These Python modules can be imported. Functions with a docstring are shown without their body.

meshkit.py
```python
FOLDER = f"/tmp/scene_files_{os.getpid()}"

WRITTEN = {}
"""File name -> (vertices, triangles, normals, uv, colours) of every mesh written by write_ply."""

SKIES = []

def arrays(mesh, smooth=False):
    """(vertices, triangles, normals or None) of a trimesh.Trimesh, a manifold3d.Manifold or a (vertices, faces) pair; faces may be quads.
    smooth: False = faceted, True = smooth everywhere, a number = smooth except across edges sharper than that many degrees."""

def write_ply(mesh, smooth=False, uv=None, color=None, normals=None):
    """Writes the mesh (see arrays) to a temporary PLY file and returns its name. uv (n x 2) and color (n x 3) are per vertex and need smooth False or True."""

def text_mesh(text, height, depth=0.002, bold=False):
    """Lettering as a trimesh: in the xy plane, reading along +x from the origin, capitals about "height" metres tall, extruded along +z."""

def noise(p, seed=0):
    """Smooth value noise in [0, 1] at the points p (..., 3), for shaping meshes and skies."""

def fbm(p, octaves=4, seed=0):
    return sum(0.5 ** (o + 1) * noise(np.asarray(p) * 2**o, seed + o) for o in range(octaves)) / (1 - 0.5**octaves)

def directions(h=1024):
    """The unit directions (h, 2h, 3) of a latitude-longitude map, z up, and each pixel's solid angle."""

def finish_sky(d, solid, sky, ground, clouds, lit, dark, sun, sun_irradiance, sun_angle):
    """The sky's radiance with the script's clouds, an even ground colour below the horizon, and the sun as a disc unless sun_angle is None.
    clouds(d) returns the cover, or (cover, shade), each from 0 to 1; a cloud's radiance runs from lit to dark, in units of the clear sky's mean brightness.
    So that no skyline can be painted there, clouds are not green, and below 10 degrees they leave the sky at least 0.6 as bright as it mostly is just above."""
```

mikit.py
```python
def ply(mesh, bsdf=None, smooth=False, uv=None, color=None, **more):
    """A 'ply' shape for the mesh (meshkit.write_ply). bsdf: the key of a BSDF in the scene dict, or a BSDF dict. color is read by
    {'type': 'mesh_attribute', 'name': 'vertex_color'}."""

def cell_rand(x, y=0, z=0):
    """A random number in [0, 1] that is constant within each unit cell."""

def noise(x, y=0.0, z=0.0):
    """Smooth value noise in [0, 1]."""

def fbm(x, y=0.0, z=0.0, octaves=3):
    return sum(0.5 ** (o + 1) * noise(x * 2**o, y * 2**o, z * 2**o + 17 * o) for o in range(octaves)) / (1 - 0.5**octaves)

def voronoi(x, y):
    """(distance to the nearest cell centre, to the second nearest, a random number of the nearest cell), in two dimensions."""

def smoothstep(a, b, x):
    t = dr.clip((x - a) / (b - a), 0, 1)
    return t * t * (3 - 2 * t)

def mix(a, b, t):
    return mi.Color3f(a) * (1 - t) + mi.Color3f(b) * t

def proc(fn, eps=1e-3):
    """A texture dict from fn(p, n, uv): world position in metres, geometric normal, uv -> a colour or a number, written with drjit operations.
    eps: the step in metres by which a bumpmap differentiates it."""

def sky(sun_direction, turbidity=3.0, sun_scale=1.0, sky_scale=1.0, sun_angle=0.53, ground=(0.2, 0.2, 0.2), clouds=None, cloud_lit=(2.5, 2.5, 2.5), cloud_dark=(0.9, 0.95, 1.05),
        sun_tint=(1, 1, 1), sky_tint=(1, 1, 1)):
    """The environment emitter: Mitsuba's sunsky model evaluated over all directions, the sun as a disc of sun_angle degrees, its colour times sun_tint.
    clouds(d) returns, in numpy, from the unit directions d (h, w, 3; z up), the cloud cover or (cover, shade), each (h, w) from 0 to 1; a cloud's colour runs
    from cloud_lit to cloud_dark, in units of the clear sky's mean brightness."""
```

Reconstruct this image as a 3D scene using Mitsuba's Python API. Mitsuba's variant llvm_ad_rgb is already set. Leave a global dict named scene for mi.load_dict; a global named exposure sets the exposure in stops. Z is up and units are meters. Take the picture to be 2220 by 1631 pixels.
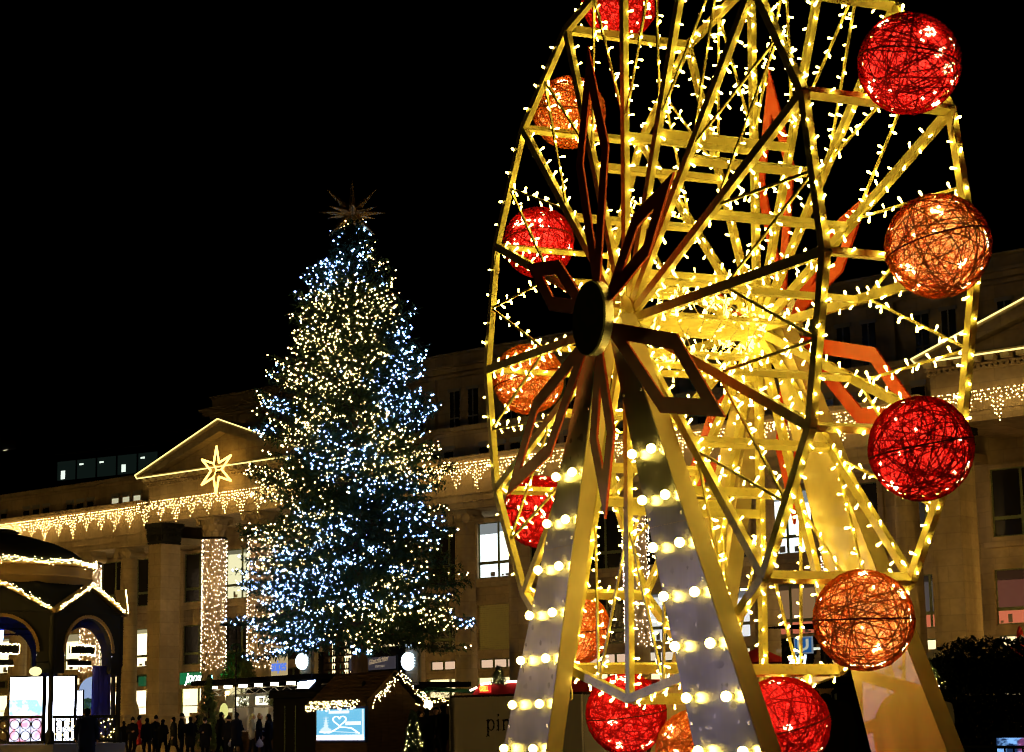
import math, random
import numpy as np
import drjit as dr
import trimesh
import manifold3d as m3
import mitsuba as mi
import mikit, meshkit
from shapely import affinity
from shapely.geometry import Polygon, LineString, Point, box as sbox
from shapely.ops import unary_union

T = mi.ScalarTransform4f
rng = np.random.default_rng(7)
random.seed(7)
scene, labels = {}, {}

# ---------------------------------------------------------------- camera, sky, exposure
EYE = np.array([0.0, 0.0, 1.15])
PITCH, ROLL, FOC, PW, PH = 0.17638335, -0.01630076, 4235.752, 2220.0, 1631.0   # focal length in photo pixels
_fw = np.array([0, math.cos(PITCH), math.sin(PITCH)])
_up = np.array([0, -math.sin(PITCH), math.cos(PITCH)])
_rt = np.array([1.0, 0, 0])
CAM_R = math.cos(ROLL) * _rt + math.sin(ROLL) * _up
CAM_U = -math.sin(ROLL) * _rt + math.cos(ROLL) * _up
scene['camera'] = {'type': 'perspective', 'fov': math.degrees(2 * math.atan(PW / 2 / FOC)), 'fov_axis': 'x', 'near_clip': 0.5, 'far_clip': 900.0,
                   'to_world': T().look_at(origin=EYE.tolist(), target=(EYE + _fw).tolist(), up=CAM_U.tolist())}
scene['sky'] = mikit.sky([-0.3, 0.2, 0.05], turbidity=3, sun_scale=0.0, sky_scale=0.0006, ground=(0.05, 0.05, 0.05))
scene['sky']['sampling_weight'] = 0.3
exposure = 0.0


def at(px, py, y):
    """The point at depth y (metres along the world's y axis) where the photo shows the pixel (px, py)."""
    d = (px - PW / 2) / FOC * CAM_R - (py - PH / 2) / FOC * CAM_U + _fw
    return EYE + d * (y / d[1])


# ---------------------------------------------------------------- materials
def rgb(*c): return {'type': 'rgb', 'value': list(c)}
def two(b): return {'type': 'twosided', 'bsdf': b}
def diffuse(name, c): scene[name] = two({'type': 'diffuse', 'reflectance': c if isinstance(c, dict) else rgb(*c)})
def plastic(name, c, a=0.25): scene[name] = two({'type': 'roughplastic', 'diffuse_reflectance': c if isinstance(c, dict) else rgb(*c), 'alpha': a})


def f_stone(p, n, uv):
    g = mikit.fbm(p.x * 0.9, p.y * 0.9, p.z * 0.35, 4)
    s = mikit.fbm(p.x * 6, p.y * 6, p.z * 6, 3)
    q = p.x * math.cos(0.712397) - p.y * math.sin(0.712397)
    row = dr.floor(p.z / .62); fz = p.z / .62 - row; fs = q / 1.25 + .5 * (row - 2 * dr.floor(row / 2)); fs = fs - dr.floor(fs)
    joint = dr.minimum(mikit.smoothstep(.0, .07, dr.minimum(fz, 1 - fz)), mikit.smoothstep(.0, .035, dr.minimum(fs, 1 - fs)))
    tone = .9 + .2 * mikit.cell_rand(row + 40, dr.floor(q / 1.25 + .5 * (row - 2 * dr.floor(row / 2))))
    streak = mikit.smoothstep(.55, .9, mikit.fbm(p.x * 2.2, p.y * 2.2, p.z * .16, 3))
    return mikit.mix(mi.Color3f(.31, .235, .135), mi.Color3f(.48, .385, .24), mikit.smoothstep(.25, .75, g * .75 + s * .25)) * ((.85 + .15 * joint) * tone * (1 - .3 * streak))


def f_ground(p, n, uv):
    g = mikit.fbm(p.x * 2.5, p.y * 2.5, 0.0, 4)
    return mikit.mix(mi.Color3f(.05, .048, .045), mi.Color3f(.11, .105, .1), g)


def f_gold(p, n, uv):
    g = mikit.fbm(p.x * 7, p.y * 7, p.z * 7, 3)
    s = mikit.noise(p.x * 55, p.y * 55, p.z * 55)
    return mikit.mix(mi.Color3f(.56, .48, .17), mi.Color3f(.70, .61, .23), mikit.smoothstep(.3, .7, g)) * (0.88 + 0.12 * mikit.smoothstep(.1, .35, s))


def f_red(p, n, uv):
    g = mikit.fbm(p.x * 9, p.y * 9, p.z * 9, 3)
    return mikit.mix(mi.Color3f(.50, .030, .008), mi.Color3f(.62, .05, .012), g)


def f_panel(p, n, uv):
    g = mikit.fbm(p.x * 3, p.y * 3, p.z * 3, 4)
    s = mikit.noise(p.x * 28, p.y * 28, p.z * 28)
    return 0.17 + 0.16 * g + 0.25 * mikit.smoothstep(.78, .97, s)


def f_wood(p, n, uv):
    g = mikit.fbm(p.x * 3, p.y * 3, p.z * 22, 3)
    return mikit.mix(mi.Color3f(.022, .013, .008), mi.Color3f(.06, .036, .02), g)


def f_bark(p, n, uv):
    g = mikit.fbm(p.x * 9, p.y * 9, p.z * 2, 3)
    return mikit.mix(mi.Color3f(.035, .025, .018), mi.Color3f(.1, .07, .05), g)


def f_leaf(p, n, uv):
    g = mikit.noise(p.x * 1.7, p.y * 1.7, p.z * 1.7)
    return mikit.mix(mi.Color3f(.022, .05, .022), mi.Color3f(.06, .10, .045), g)


def f_steel(p, n, uv):
    g = mikit.fbm(p.x * 3, p.y * 3, p.z * 3, 3)
    return mikit.mix(mi.Color3f(.2, .2, .2), mi.Color3f(.3, .3, .29), g)


diffuse('m_stone', mikit.proc(f_stone))
diffuse('m_ground', mikit.proc(f_ground))
plastic('m_gold', mikit.proc(f_gold), 0.22)
def f_ochre(p, n, uv):
    g = mikit.fbm(p.x * 5, p.y * 5, p.z * 2.2, 4)
    return mikit.mix(mi.Color3f(.50, .40, .23), mi.Color3f(.62, .51, .32), mikit.smoothstep(.3, .7, g))


plastic('m_ochre', mikit.proc(f_ochre), 0.2)
plastic('m_red_paint', mikit.proc(f_red), 0.2)

def f_sheet(p, n, uv):
    g = mikit.fbm(p.x * 2.2, p.y * 2.2, p.z * 1.4, 4); s = mikit.fbm(p.x * 40, p.y * 40, p.z * 3, 3)
    spot = mikit.smoothstep(.72, .86, mikit.noise(p.x * 17, p.y * 17, p.z * 17)) * mikit.smoothstep(.5, .8, mikit.noise(p.x * 3, p.y * 3, p.z * 3))
    return mikit.mix(mi.Color3f(.30, .30, .305), mi.Color3f(.52, .52, .53), mikit.smoothstep(.2, .8, g * .9 + s * .1)) * (1 - .55 * spot)


scene['m_panel'] = two({'type': 'principled', 'base_color': mikit.proc(f_sheet), 'metallic': 0.72, 'roughness': mikit.proc(f_panel), 'specular': 0.5})
diffuse('m_wood', mikit.proc(f_wood))
diffuse('m_bark', mikit.proc(f_bark))
diffuse('m_leaf', mikit.proc(f_leaf))
diffuse('m_leaf_light', (.13, .17, .05))
diffuse('m_leaf_dark', (.018, .026, .014))
diffuse('m_bulb', (.05, .05, .05))
plastic('m_cable', (.55, .47, .3), 0.3)
diffuse('m_black', (.008, .008, .009))
diffuse('m_gilt', (.62, .42, .17))
diffuse('m_dark', (.013, .013, .014))
diffuse('m_iron', (.022, .022, .018))
diffuse('m_strand_red', (.36, .008, .010))
diffuse('m_strand_orange', (.50, .14, .03))
def f_fibre(p, n, uv):
    a = mikit.fbm(p.x * 26, p.y * 26, p.z * 26, 3)
    b = mikit.noise(p.x * 90, p.y * 40, p.z * 70)
    return 0.68 + 0.42 * mikit.smoothstep(.25, .75, a * .7 + b * .3)


for nm, c in (('red', (.88, .028, .035)), ('orange', (.95, .34, .12))):
    scene['m_lining_' + nm] = {'type': 'principledthin', 'base_color': mikit.proc(lambda p, n, uv, c=c: mi.Color3f(*c) * f_fibre(p, n, uv)), 'roughness': 0.9, 'diff_trans': 1.3}
diffuse('m_hoop', (.12, .02, .02))
diffuse('m_disc', (.075, .085, .06))
scene['m_silver'] = two({'type': 'roughconductor', 'material': 'Al', 'alpha': 0.25})
diffuse('m_white', (.62, .61, .6))
diffuse('m_grey', (.28, .28, .27))
diffuse('m_bronze', (.30, .19, .07))
diffuse('m_greenframe', (.16, .19, .10))
diffuse('m_blind', (.62, .60, .30))
diffuse('m_salmon', (.6, .22, .15))
diffuse('m_blue', (.03, .12, .42))
diffuse('m_darkblue', (.02, .03, .12))
diffuse('m_drape', (.06, .06, .45))
diffuse('m_red', (.45, .03, .03))
diffuse('m_teal', (.08, .28, .22))
diffuse('m_green', (.02, .22, .07))
plastic('m_window', (.012, .012, .012), 0.06)
scene['m_glass'] = {'type': 'thindielectric', 'int_ior': 1.5}
diffuse('m_skin', (.5, .3, .22))


# ---------------------------------------------------------------- mesh helpers
class MB:
    def __init__(self): self.v, self.f, self.n = [], [], 0

    def add(self, v, f):
        v = np.asarray(v, float)
        self.v.append(v); self.f.append(np.asarray(f, int) + self.n); self.n += len(v)
        return self

    def mesh(self): return np.vstack(self.v), np.vstack(self.f)

    def box(self, fr, x0, x1, y0, y1, z0, z1):
        O, X, Y, Z = fr
        p = np.array([[x, y, z] for x in (x0, x1) for y in (y0, y1) for z in (z0, z1)], float)
        f = BOXF if np.dot(np.cross(X, Y), Z) > 0 else BOXF[:, ::-1]
        return self.add(O + p[:, :1] * X + p[:, 1:2] * Y + p[:, 2:] * Z, f)

    def bar(self, a, b, w, h, side):
        """A straight bar from a to b, w wide along side, h thick across."""
        a, b = np.asarray(a, float), np.asarray(b, float)
        d = unit(b - a); s = unit(side - d * np.dot(side, d)); u = np.cross(d, s)
        return self.box((a, d, s, u), 0, np.linalg.norm(b - a), -w / 2, w / 2, -h / 2, h / 2)

    def tube(self, pts, r, k=5, caps=True):
        p = np.asarray(pts, float)
        t = np.gradient(p, axis=0); t /= np.linalg.norm(t, axis=1, keepdims=True) + 1e-12
        a = np.cross(t, [0, 0, 1.0] if abs(t[0, 2]) < .9 else [1.0, 0, 0]); a /= np.linalg.norm(a, axis=1, keepdims=True) + 1e-12
        b = np.cross(t, a); ang = np.arange(k) * 2 * np.pi / k
        rr = np.broadcast_to(r, (len(p),))[:, None, None]
        v = p[:, None] + rr * (np.cos(ang)[None, :, None] * a[:, None] + np.sin(ang)[None, :, None] * b[:, None])
        i, j = np.meshgrid(np.arange(len(p) - 1), np.arange(k), indexing='ij')
        q = np.stack([i * k + j, i * k + (j + 1) % k, (i + 1) * k + (j + 1) % k, (i + 1) * k + j], -1).reshape(-1, 4)
        f = np.vstack([q[:, [0, 1, 2]], q[:, [0, 2, 3]]])
        if caps and k > 2:
            e = (len(p) - 1) * k
            f = np.vstack([f, [[0, j + 1, j] for j in range(1, k - 1)], [[e, e + j, e + j + 1] for j in range(1, k - 1)]])
        return self.add(v.reshape(-1, 3), f)

    def lathe(self, c, prof, k=20, axis=None, a0=0.0):
        """prof: (radius, height) pairs, turned about the axis through c."""
        Z = np.array([0, 0, 1.0]) if axis is None else unit(axis)
        X = unit(np.cross(Z, [0, 1.0, 0] if abs(Z[1]) < .9 else [1.0, 0, 0])); Y = np.cross(Z, X)
        ang = a0 + np.arange(k) * 2 * np.pi / k
        ring = np.cos(ang)[:, None] * X + np.sin(ang)[:, None] * Y
        v = np.vstack([np.asarray(c) + r * ring + h * Z for r, h in prof])
        f = []
        for i in range(len(prof) - 1):
            for j in range(k):
                q = (i * k + j, i * k + (j + 1) % k, (i + 1) * k + (j + 1) % k, (i + 1) * k + j)
                f += [(q[0], q[1], q[2]), (q[0], q[2], q[3])]
        e = (len(prof) - 1) * k
        f += [(0, j + 1, j) for j in range(1, k - 1)] + [(e, e + j, e + j + 1) for j in range(1, k - 1)]
        return self.add(v, f)

    def prism(self, fr, poly, y0, y1):
        """A polygon (shapely, in the frame's x and z) extruded along the frame's y."""
        O, X, Y, Z = fr
        for g in getattr(poly, 'geoms', [poly]):
            m = trimesh.creation.extrude_polygon(g, y1 - y0, engine='earcut')
            v = np.asarray(m.vertices); f = np.asarray(m.faces)
            if np.dot(np.cross(X, Z), Y) < 0: f = f[:, ::-1]
            self.add(O + v[:, :1] * X + v[:, 1:2] * Z + (v[:, 2:] + y0) * Y, f)
        return self

    def quad(self, a, b, c, d): return self.add([a, b, c, d], [[0, 1, 2], [0, 2, 3]])


BOXF = np.array([[0, 1, 3], [0, 3, 2], [4, 6, 7], [4, 7, 5], [0, 4, 5], [0, 5, 1], [2, 3, 7], [2, 7, 6], [0, 2, 6], [0, 6, 4], [1, 5, 7], [1, 7, 3]])
BOXQ = np.array([[0, 1, 2], [0, 2, 3], [4, 6, 5], [4, 7, 6], [0, 4, 5], [0, 5, 1], [1, 5, 6], [1, 6, 2], [2, 6, 7], [2, 7, 3], [3, 7, 4], [3, 4, 0]])
def unit(v): v = np.asarray(v, float); return v / np.linalg.norm(v)
ZUP = np.array([0, 0, 1.0])
def level_frame(o, deg): a = math.radians(deg); return (np.asarray(o, float), np.array([math.cos(a), math.sin(a), 0]), np.array([-math.sin(a), math.cos(a), 0]), ZUP)


used = {}
def numbered(key):
    n = used.get(key, 0); used[key] = n + 1
    return key if n == 0 else f'{key}_{n:03d}'


def thing(name, label, cat, group=None):
    key = numbered(name); labels[key] = {'label': label, 'category': cat}
    if group: labels[key]['group'] = group
    return key


def obj(name, mb, mat, parent=None, smooth=False, emit=None, weight=0.02, label=None, kind=None, flip=False):
    key = numbered((parent + '__' if parent else '') + name)
    mesh = mb.mesh() if isinstance(mb, MB) else mb
    d = mikit.ply(mesh, mat, smooth=smooth)
    if emit is not None:
        d['emitter'] = {'type': 'area', 'radiance': rgb(*emit) if not isinstance(emit, dict) else emit, 'sampling_weight': float(weight)}
    scene[key] = d
    if label or kind:
        labels[key] = {}
        if label: labels[key]['label'] = label
        if kind: labels[key]['kind'] = kind
    return key


def picture(name, fr, x0, x1, y, z0, z1, parent, emit, weight=0.05):
    """A lit picture: the front sheet of a screen or poster, in the frame's x and z, facing against its y."""
    key = numbered(parent + '__' + name)
    v = np.array([fr[0] + fr[1] * x + fr[2] * y + fr[3] * z for x, z in ((x0, z0), (x1, z0), (x1, z1), (x0, z1))])
    f = np.array([[0, 1, 2], [0, 2, 3]]) if np.dot(np.cross(fr[1], fr[3]), -fr[2]) > 0 else np.array([[0, 2, 1], [0, 3, 2]])
    d = mikit.ply((v, f), 'm_bulb', uv=np.array([[0, 0], [1, 0], [1, 1], [0, 1.0]]))
    d['emitter'] = {'type': 'area', 'radiance': emit, 'sampling_weight': float(weight)}
    scene[key] = d
    return key


def grp(name, parent): return numbered(parent + '__' + name)


def tag(key, label, cat, group=None):
    labels[key] = {'label': label, 'category': cat}
    if group: labels[key]['group'] = group
    return key


def struct(name, mb, mat, smooth=False):
    k = obj(name, mb, mat, smooth=smooth); labels[k] = {'kind': 'structure'}; return k


def scatter(tv, tf, P, D, S=1.0):
    """Copies of a template (its z axis along D) at the points P, scaled by S, as one mesh."""
    P, D = np.asarray(P, float), np.asarray(D, float)
    D = D / (np.linalg.norm(D, axis=1, keepdims=True) + 1e-12)
    A = np.cross(D, np.where(np.abs(D[:, 2:]) < .9, [[0, 0, 1.0]], [[1.0, 0, 0]])); A /= np.linalg.norm(A, axis=1, keepdims=True)
    B = np.cross(D, A); S = np.broadcast_to(S, (len(P),))[:, None, None]
    v = P[:, None] + S * (tv[None, :, :1] * A[:, None] + tv[None, :, 1:2] * B[:, None] + tv[None, :, 2:] * D[:, None])
    f = tf[None] + (np.arange(len(P)) * len(tv))[:, None, None]
    return MB().add(v.reshape(-1, 3), f.reshape(-1, 3))


def bulb_template(k, rings):
    ang = np.arange(k) * 2 * np.pi / k
    v = [[r * math.cos(a), r * math.sin(a), z] for r, z in rings for a in ang] + [[0, 0, rings[-1][1] + rings[-1][0] * .5]]
    f = []
    for i in range(len(rings) - 1):
        for j in range(k):
            q = (i * k + j, i * k + (j + 1) % k, (i + 1) * k + (j + 1) % k, (i + 1) * k + j)
            f += [(q[0], q[1], q[2]), (q[0], q[2], q[3])]
    e = (len(rings) - 1) * k
    f += [(e + j, e + (j + 1) % k, len(v) - 1) for j in range(k)] + [(0, j + 1, j) for j in range(1, k - 1)]
    return np.array(v), np.array(f)


LED = bulb_template(5, [(.0045, 0), (.0075, .018), (.0105, .034), (.008, .044)])
DOT = (np.array([[1, 0, 0], [-1, 0, 0], [0, 1, 0], [0, -1, 0], [0, 0, 1], [0, 0, -1.0]]),
       np.array([[0, 2, 4], [2, 1, 4], [1, 3, 4], [3, 0, 4], [2, 0, 5], [1, 2, 5], [3, 1, 5], [0, 3, 5]]))
def dots(P, r): P = np.asarray(P, float); return scatter(DOT[0], DOT[1], P, np.tile([0, 0, 1.0], (len(P), 1)), r)


def smooth_manifold(man, edge, it=8):
    v = man.refine_to_length(edge).to_mesh()
    m = trimesh.Trimesh(np.asarray(v.vert_properties)[:, :3], np.asarray(v.tri_verts), process=False)
    trimesh.smoothing.filter_taubin(m, iterations=it)
    return np.asarray(m.vertices), np.asarray(m.faces)


def ball_at(p, r, k=10): return m3.Manifold.sphere(float(r), k).translate([float(x) for x in p])
def bone(p, rp, q, rq, k=10): return m3.Manifold.batch_hull([ball_at(p, rp, k), ball_at(q, rq, k)])
def union(parts): return m3.Manifold.batch_boolean(parts, m3.OpType.Add)


WARM, GOLDEN, COOL = (18.5, 13.2, 1.7), (9.5, 5.8, 1.7), (4.5, 7.0, 13.0)
# ---------------------------------------------------------------- the wheel
TH = 1.173307
WA = np.array([math.sin(TH), math.cos(TH), 0.0])          # axle direction, away from the viewer
WE = np.array([math.cos(TH), -math.sin(TH), 0.0])         # in the wheel's plane, level
WC = np.array([1.2355, 13.0129, 3.797])
WR, PHASE = 2.5, math.radians(-2.2568)
WF = (WC, WE, WA, ZUP)
def wp(x, z, off): return WC + x * WE + z * ZUP + off * WA
def pol(r, deg, off): a = math.radians(deg) + PHASE; return wp(r * math.cos(a), r * math.sin(a), off)
def rad(deg): a = math.radians(deg) + PHASE; return math.cos(a) * WE + math.sin(a) * ZUP
NODE = [22.5 * k for k in range(16)]
wheel = thing('ferris_wheel', 'yellow lit ornamental ferris wheel with red star petals on wide metal legs', 'ferris wheel')
cords = {}
def lights_on(name, a, b, gap, outs, jit=.25, inset=.04, reach=.8):
    """Bulbs along a bar from a to b; outs: directions in which they stick out in turn."""
    a, b = np.asarray(a), np.asarray(b); L = np.linalg.norm(b - a); d = (b - a) / L
    P, D, C = cords.setdefault(name, ([], [], []))
    n = max(2, int((L - 2 * inset) / gap)); line = []
    for i in range(n):
        s = inset + (L - 2 * inset) * (i + .5 + rng.uniform(-jit, jit)) / n
        o, w = outs[i % len(outs)]
        o = unit(o + rng.normal(0, .28, 3)); p = a + d * s + w
        line.append(p - o * .004); P.append(p); D.append(o)
    C.append(np.array([a + d * inset + outs[0][1], *line, b - d * inset + outs[0][1]]))


for side, off in ((-1, -.5), (1, .5)):
    inn = -side * WA
    tagname = 'front' if side < 0 else 'rear'
    for k, dg in enumerate(NODE):
        u = rad(dg); tan = np.cross(u, WA); tan = tan / np.linalg.norm(tan)
        obj('spoke', MB().bar(pol(.1, dg, off), pol(WR - .035, dg, off), .06, .04, tan), 'm_gold', wheel)
        obj('rim_bar', MB().bar(pol(WR, dg, off), pol(WR, dg + 22.5, off), .045, .06, WA), 'm_gold', wheel)
        lights_on(tagname + '_spoke', pol(.34, dg, off), pol(WR, dg, off), .088, [(tan * .9 + inn * .5, tan * .03 + inn * .012), (-tan * .9 + inn * .5, -tan * .03 + inn * .012)])
        um = rad(dg + 11.25)
        lights_on(tagname + '_rim', pol(WR, dg, off), pol(WR, dg + 22.5, off), .092, [(um + inn * .25, um * .028 + inn * .01), (um * .8 - inn * .5, um * .028 - inn * .01)] if side < 0 else [(um + inn * .3, um * .028), (inn - um * .3, inn * .024)])
        mid = (pol(WR, dg, off) + pol(WR, dg + 22.5, off)) / 2
        for q in (dg, dg + 22.5):
            e = pol(1.36, q, off)
            obj('brace', MB().bar(mid, e, .016, .016, WA), 'm_gold', wheel)
            s = unit(np.cross(e - mid, WA))
            lights_on(tagname + '_brace', mid, e, .075, [(s, s * .008), (-s + inn * .5, -s * .008), (s * .4 + inn, inn * .008)], .45)
for k, dg in enumerate(NODE):
    u = rad(dg)
    obj('crossbar', MB().bar(pol(WR, dg, -.478), pol(WR, dg, .478), .07, .04, u), 'm_gold', wheel)
    obj('crossbar', MB().bar(pol(1.27, dg, -.48), pol(1.27, dg, .48), .06, .04, u), 'm_gold', wheel)
    lights_on('crossbar', pol(WR, dg, -.46), pol(WR, dg, .46), .105, [(u, u * .036), (-u, -u * .036)])
    if k % 2 == 0:
        obj('hub_bar', MB().bar(pol(.34, dg, -.48), pol(.34, dg, .48), .045, .03, u), 'm_gold', wheel)
        lights_on('hub', pol(.34, dg, -.46), pol(.34, dg, .46), .07, [(u, u * .024), (np.cross(u, WA), u * 0), (-u, -u * .024)], .5)
obj('axle', MB().lathe(wp(0, 0, -.70), [(.085, 0), (.085, 1.40)], 20, WA), 'm_gold', wheel, 30)
for off in (-.53, .50):
    obj('hub_flange', MB().lathe(wp(0, 0, off), [(.17, 0), (.17, .03)], 24, WA), 'm_gold', wheel, 30)
# tangle of spare cable and bulbs about the axle near both hubs
P, D, C = cords.setdefault('hub', ([], [], []))
for i in range(26):
    off = rng.choice([-.36, .1, .34]) + rng.normal(0, .12)
    ang0, r0 = rng.uniform(0, 2 * np.pi), rng.uniform(.12, .3)
    t = np.linspace(0, rng.uniform(2, 6), 26)
    loop = np.array([wp((r0 + .05 * math.sin(3 * x + i)) * math.cos(ang0 + x), (r0 + .05 * math.cos(2 * x)) * math.sin(ang0 + x), off + .07 * math.sin(1.7 * x + i)) for x in t])
    C.append(loop)
    for j in range(1, 25, 2):
        P.append(loop[j]); D.append(rng.normal(0, 1, 3))
for name, label in (('front_spoke', 'warm fairy lights along the spokes of the nearer wheel ring'), ('rear_spoke', 'warm fairy lights along the spokes of the farther wheel ring'),
                    ('front_rim', 'warm fairy lights round the rim of the nearer wheel ring'), ('rear_rim', 'warm fairy lights round the rim of the farther wheel ring'),
                    ('front_brace', 'warm fairy lights wound on thin zigzag braces of the nearer wheel ring'), ('rear_brace', 'warm fairy lights wound on thin zigzag braces of the farther wheel ring'),
                    ('crossbar', 'warm fairy lights on the outer crossbars joining both wheel rings'), ('hub', 'tangled warm fairy lights and cable loops round the wheel axle')):
    P, D, C = cords[name]
    s = thing('string_light', label, 'string lights')
    cm = MB()
    for line in C: cm.tube(line, .0035, 4, False)
    obj('cable', cm, 'm_cable', s, True, kind='stuff')
    obj('bulb', scatter(LED[0], LED[1], P, D, rng.uniform(.76, 1.08, len(P))), 'm_bulb', s, emit=tuple(np.array(WARM) * (.42 if name == 'hub' else 1.3 if 'spoke' in name else 1.15)), weight=3.0, kind='stuff')

# loose cable loops at a few rim nodes
for dg, off, sgn in ((22.5, .5, 1), (-112.5, -.5, 1), (157.5, -.5, 1)):
    c = pol(WR, dg, off); t = np.linspace(0, 1, 14)
    loop = np.array([c + np.array([0, 0, -1]) * .22 * math.sin(math.pi * x) + WE * (x - .5) * .14 + WA * .03 * math.sin(6 * x) for x in t])
    obj('loose_cable', MB().tube(loop, .006, 5), 'm_cable', wheel, True)


def star_petal(a0, L, off, thick):
    """A hollow kite-shaped petal pointing at a0 degrees."""
    h = .235 * L / 1.9 + .02
    kite = Polygon([(.16, -.03), (1.12 * L / 1.9, -h), (L, 0), (1.12 * L / 1.9, h), (.16, .03)])
    ring = kite.difference(kite.buffer(-.1, join_style=2))
    ring = affinity.rotate(ring, a0, origin=(0, 0))
    return MB().prism((WC + off * WA, WE, WA, ZUP), ring, -thick / 2, thick / 2)


for off, s in ((-.71, 1), (.71, -1)):
    for k in range(6):
        obj('star_petal', star_petal(-30 + 60 * k + 1.5, 1.92 if k % 2 == 0 else 1.34, off, .014 + .004 * (k % 2)), 'm_red_paint', wheel)
    obj('hub_rim', MB().lathe(wp(0, 0, off - s * .005), [(.252, 0), (.252, -s * .06)], 36, WA), 'm_silver', wheel, 30)
    obj('hub_cap', MB().lathe(wp(0, 0, off - s * .0652), [(.25, 0), (.246, -s * .012)], 36, WA), 'm_disc', wheel, 30)


def leg_poly(sg, z0, z1, inset=0.0):
    xi = lambda z: .33 + (-.8 - z) * .377
    xo = lambda z: .70 + (-.8 - z) * .587
    return Polygon([(sg * (xi(z0) + inset), z0), (sg * (xo(z0) - inset), z0), (sg * (xo(z1) - inset), z1), (sg * (xi(z1) + inset), z1)])


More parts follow.
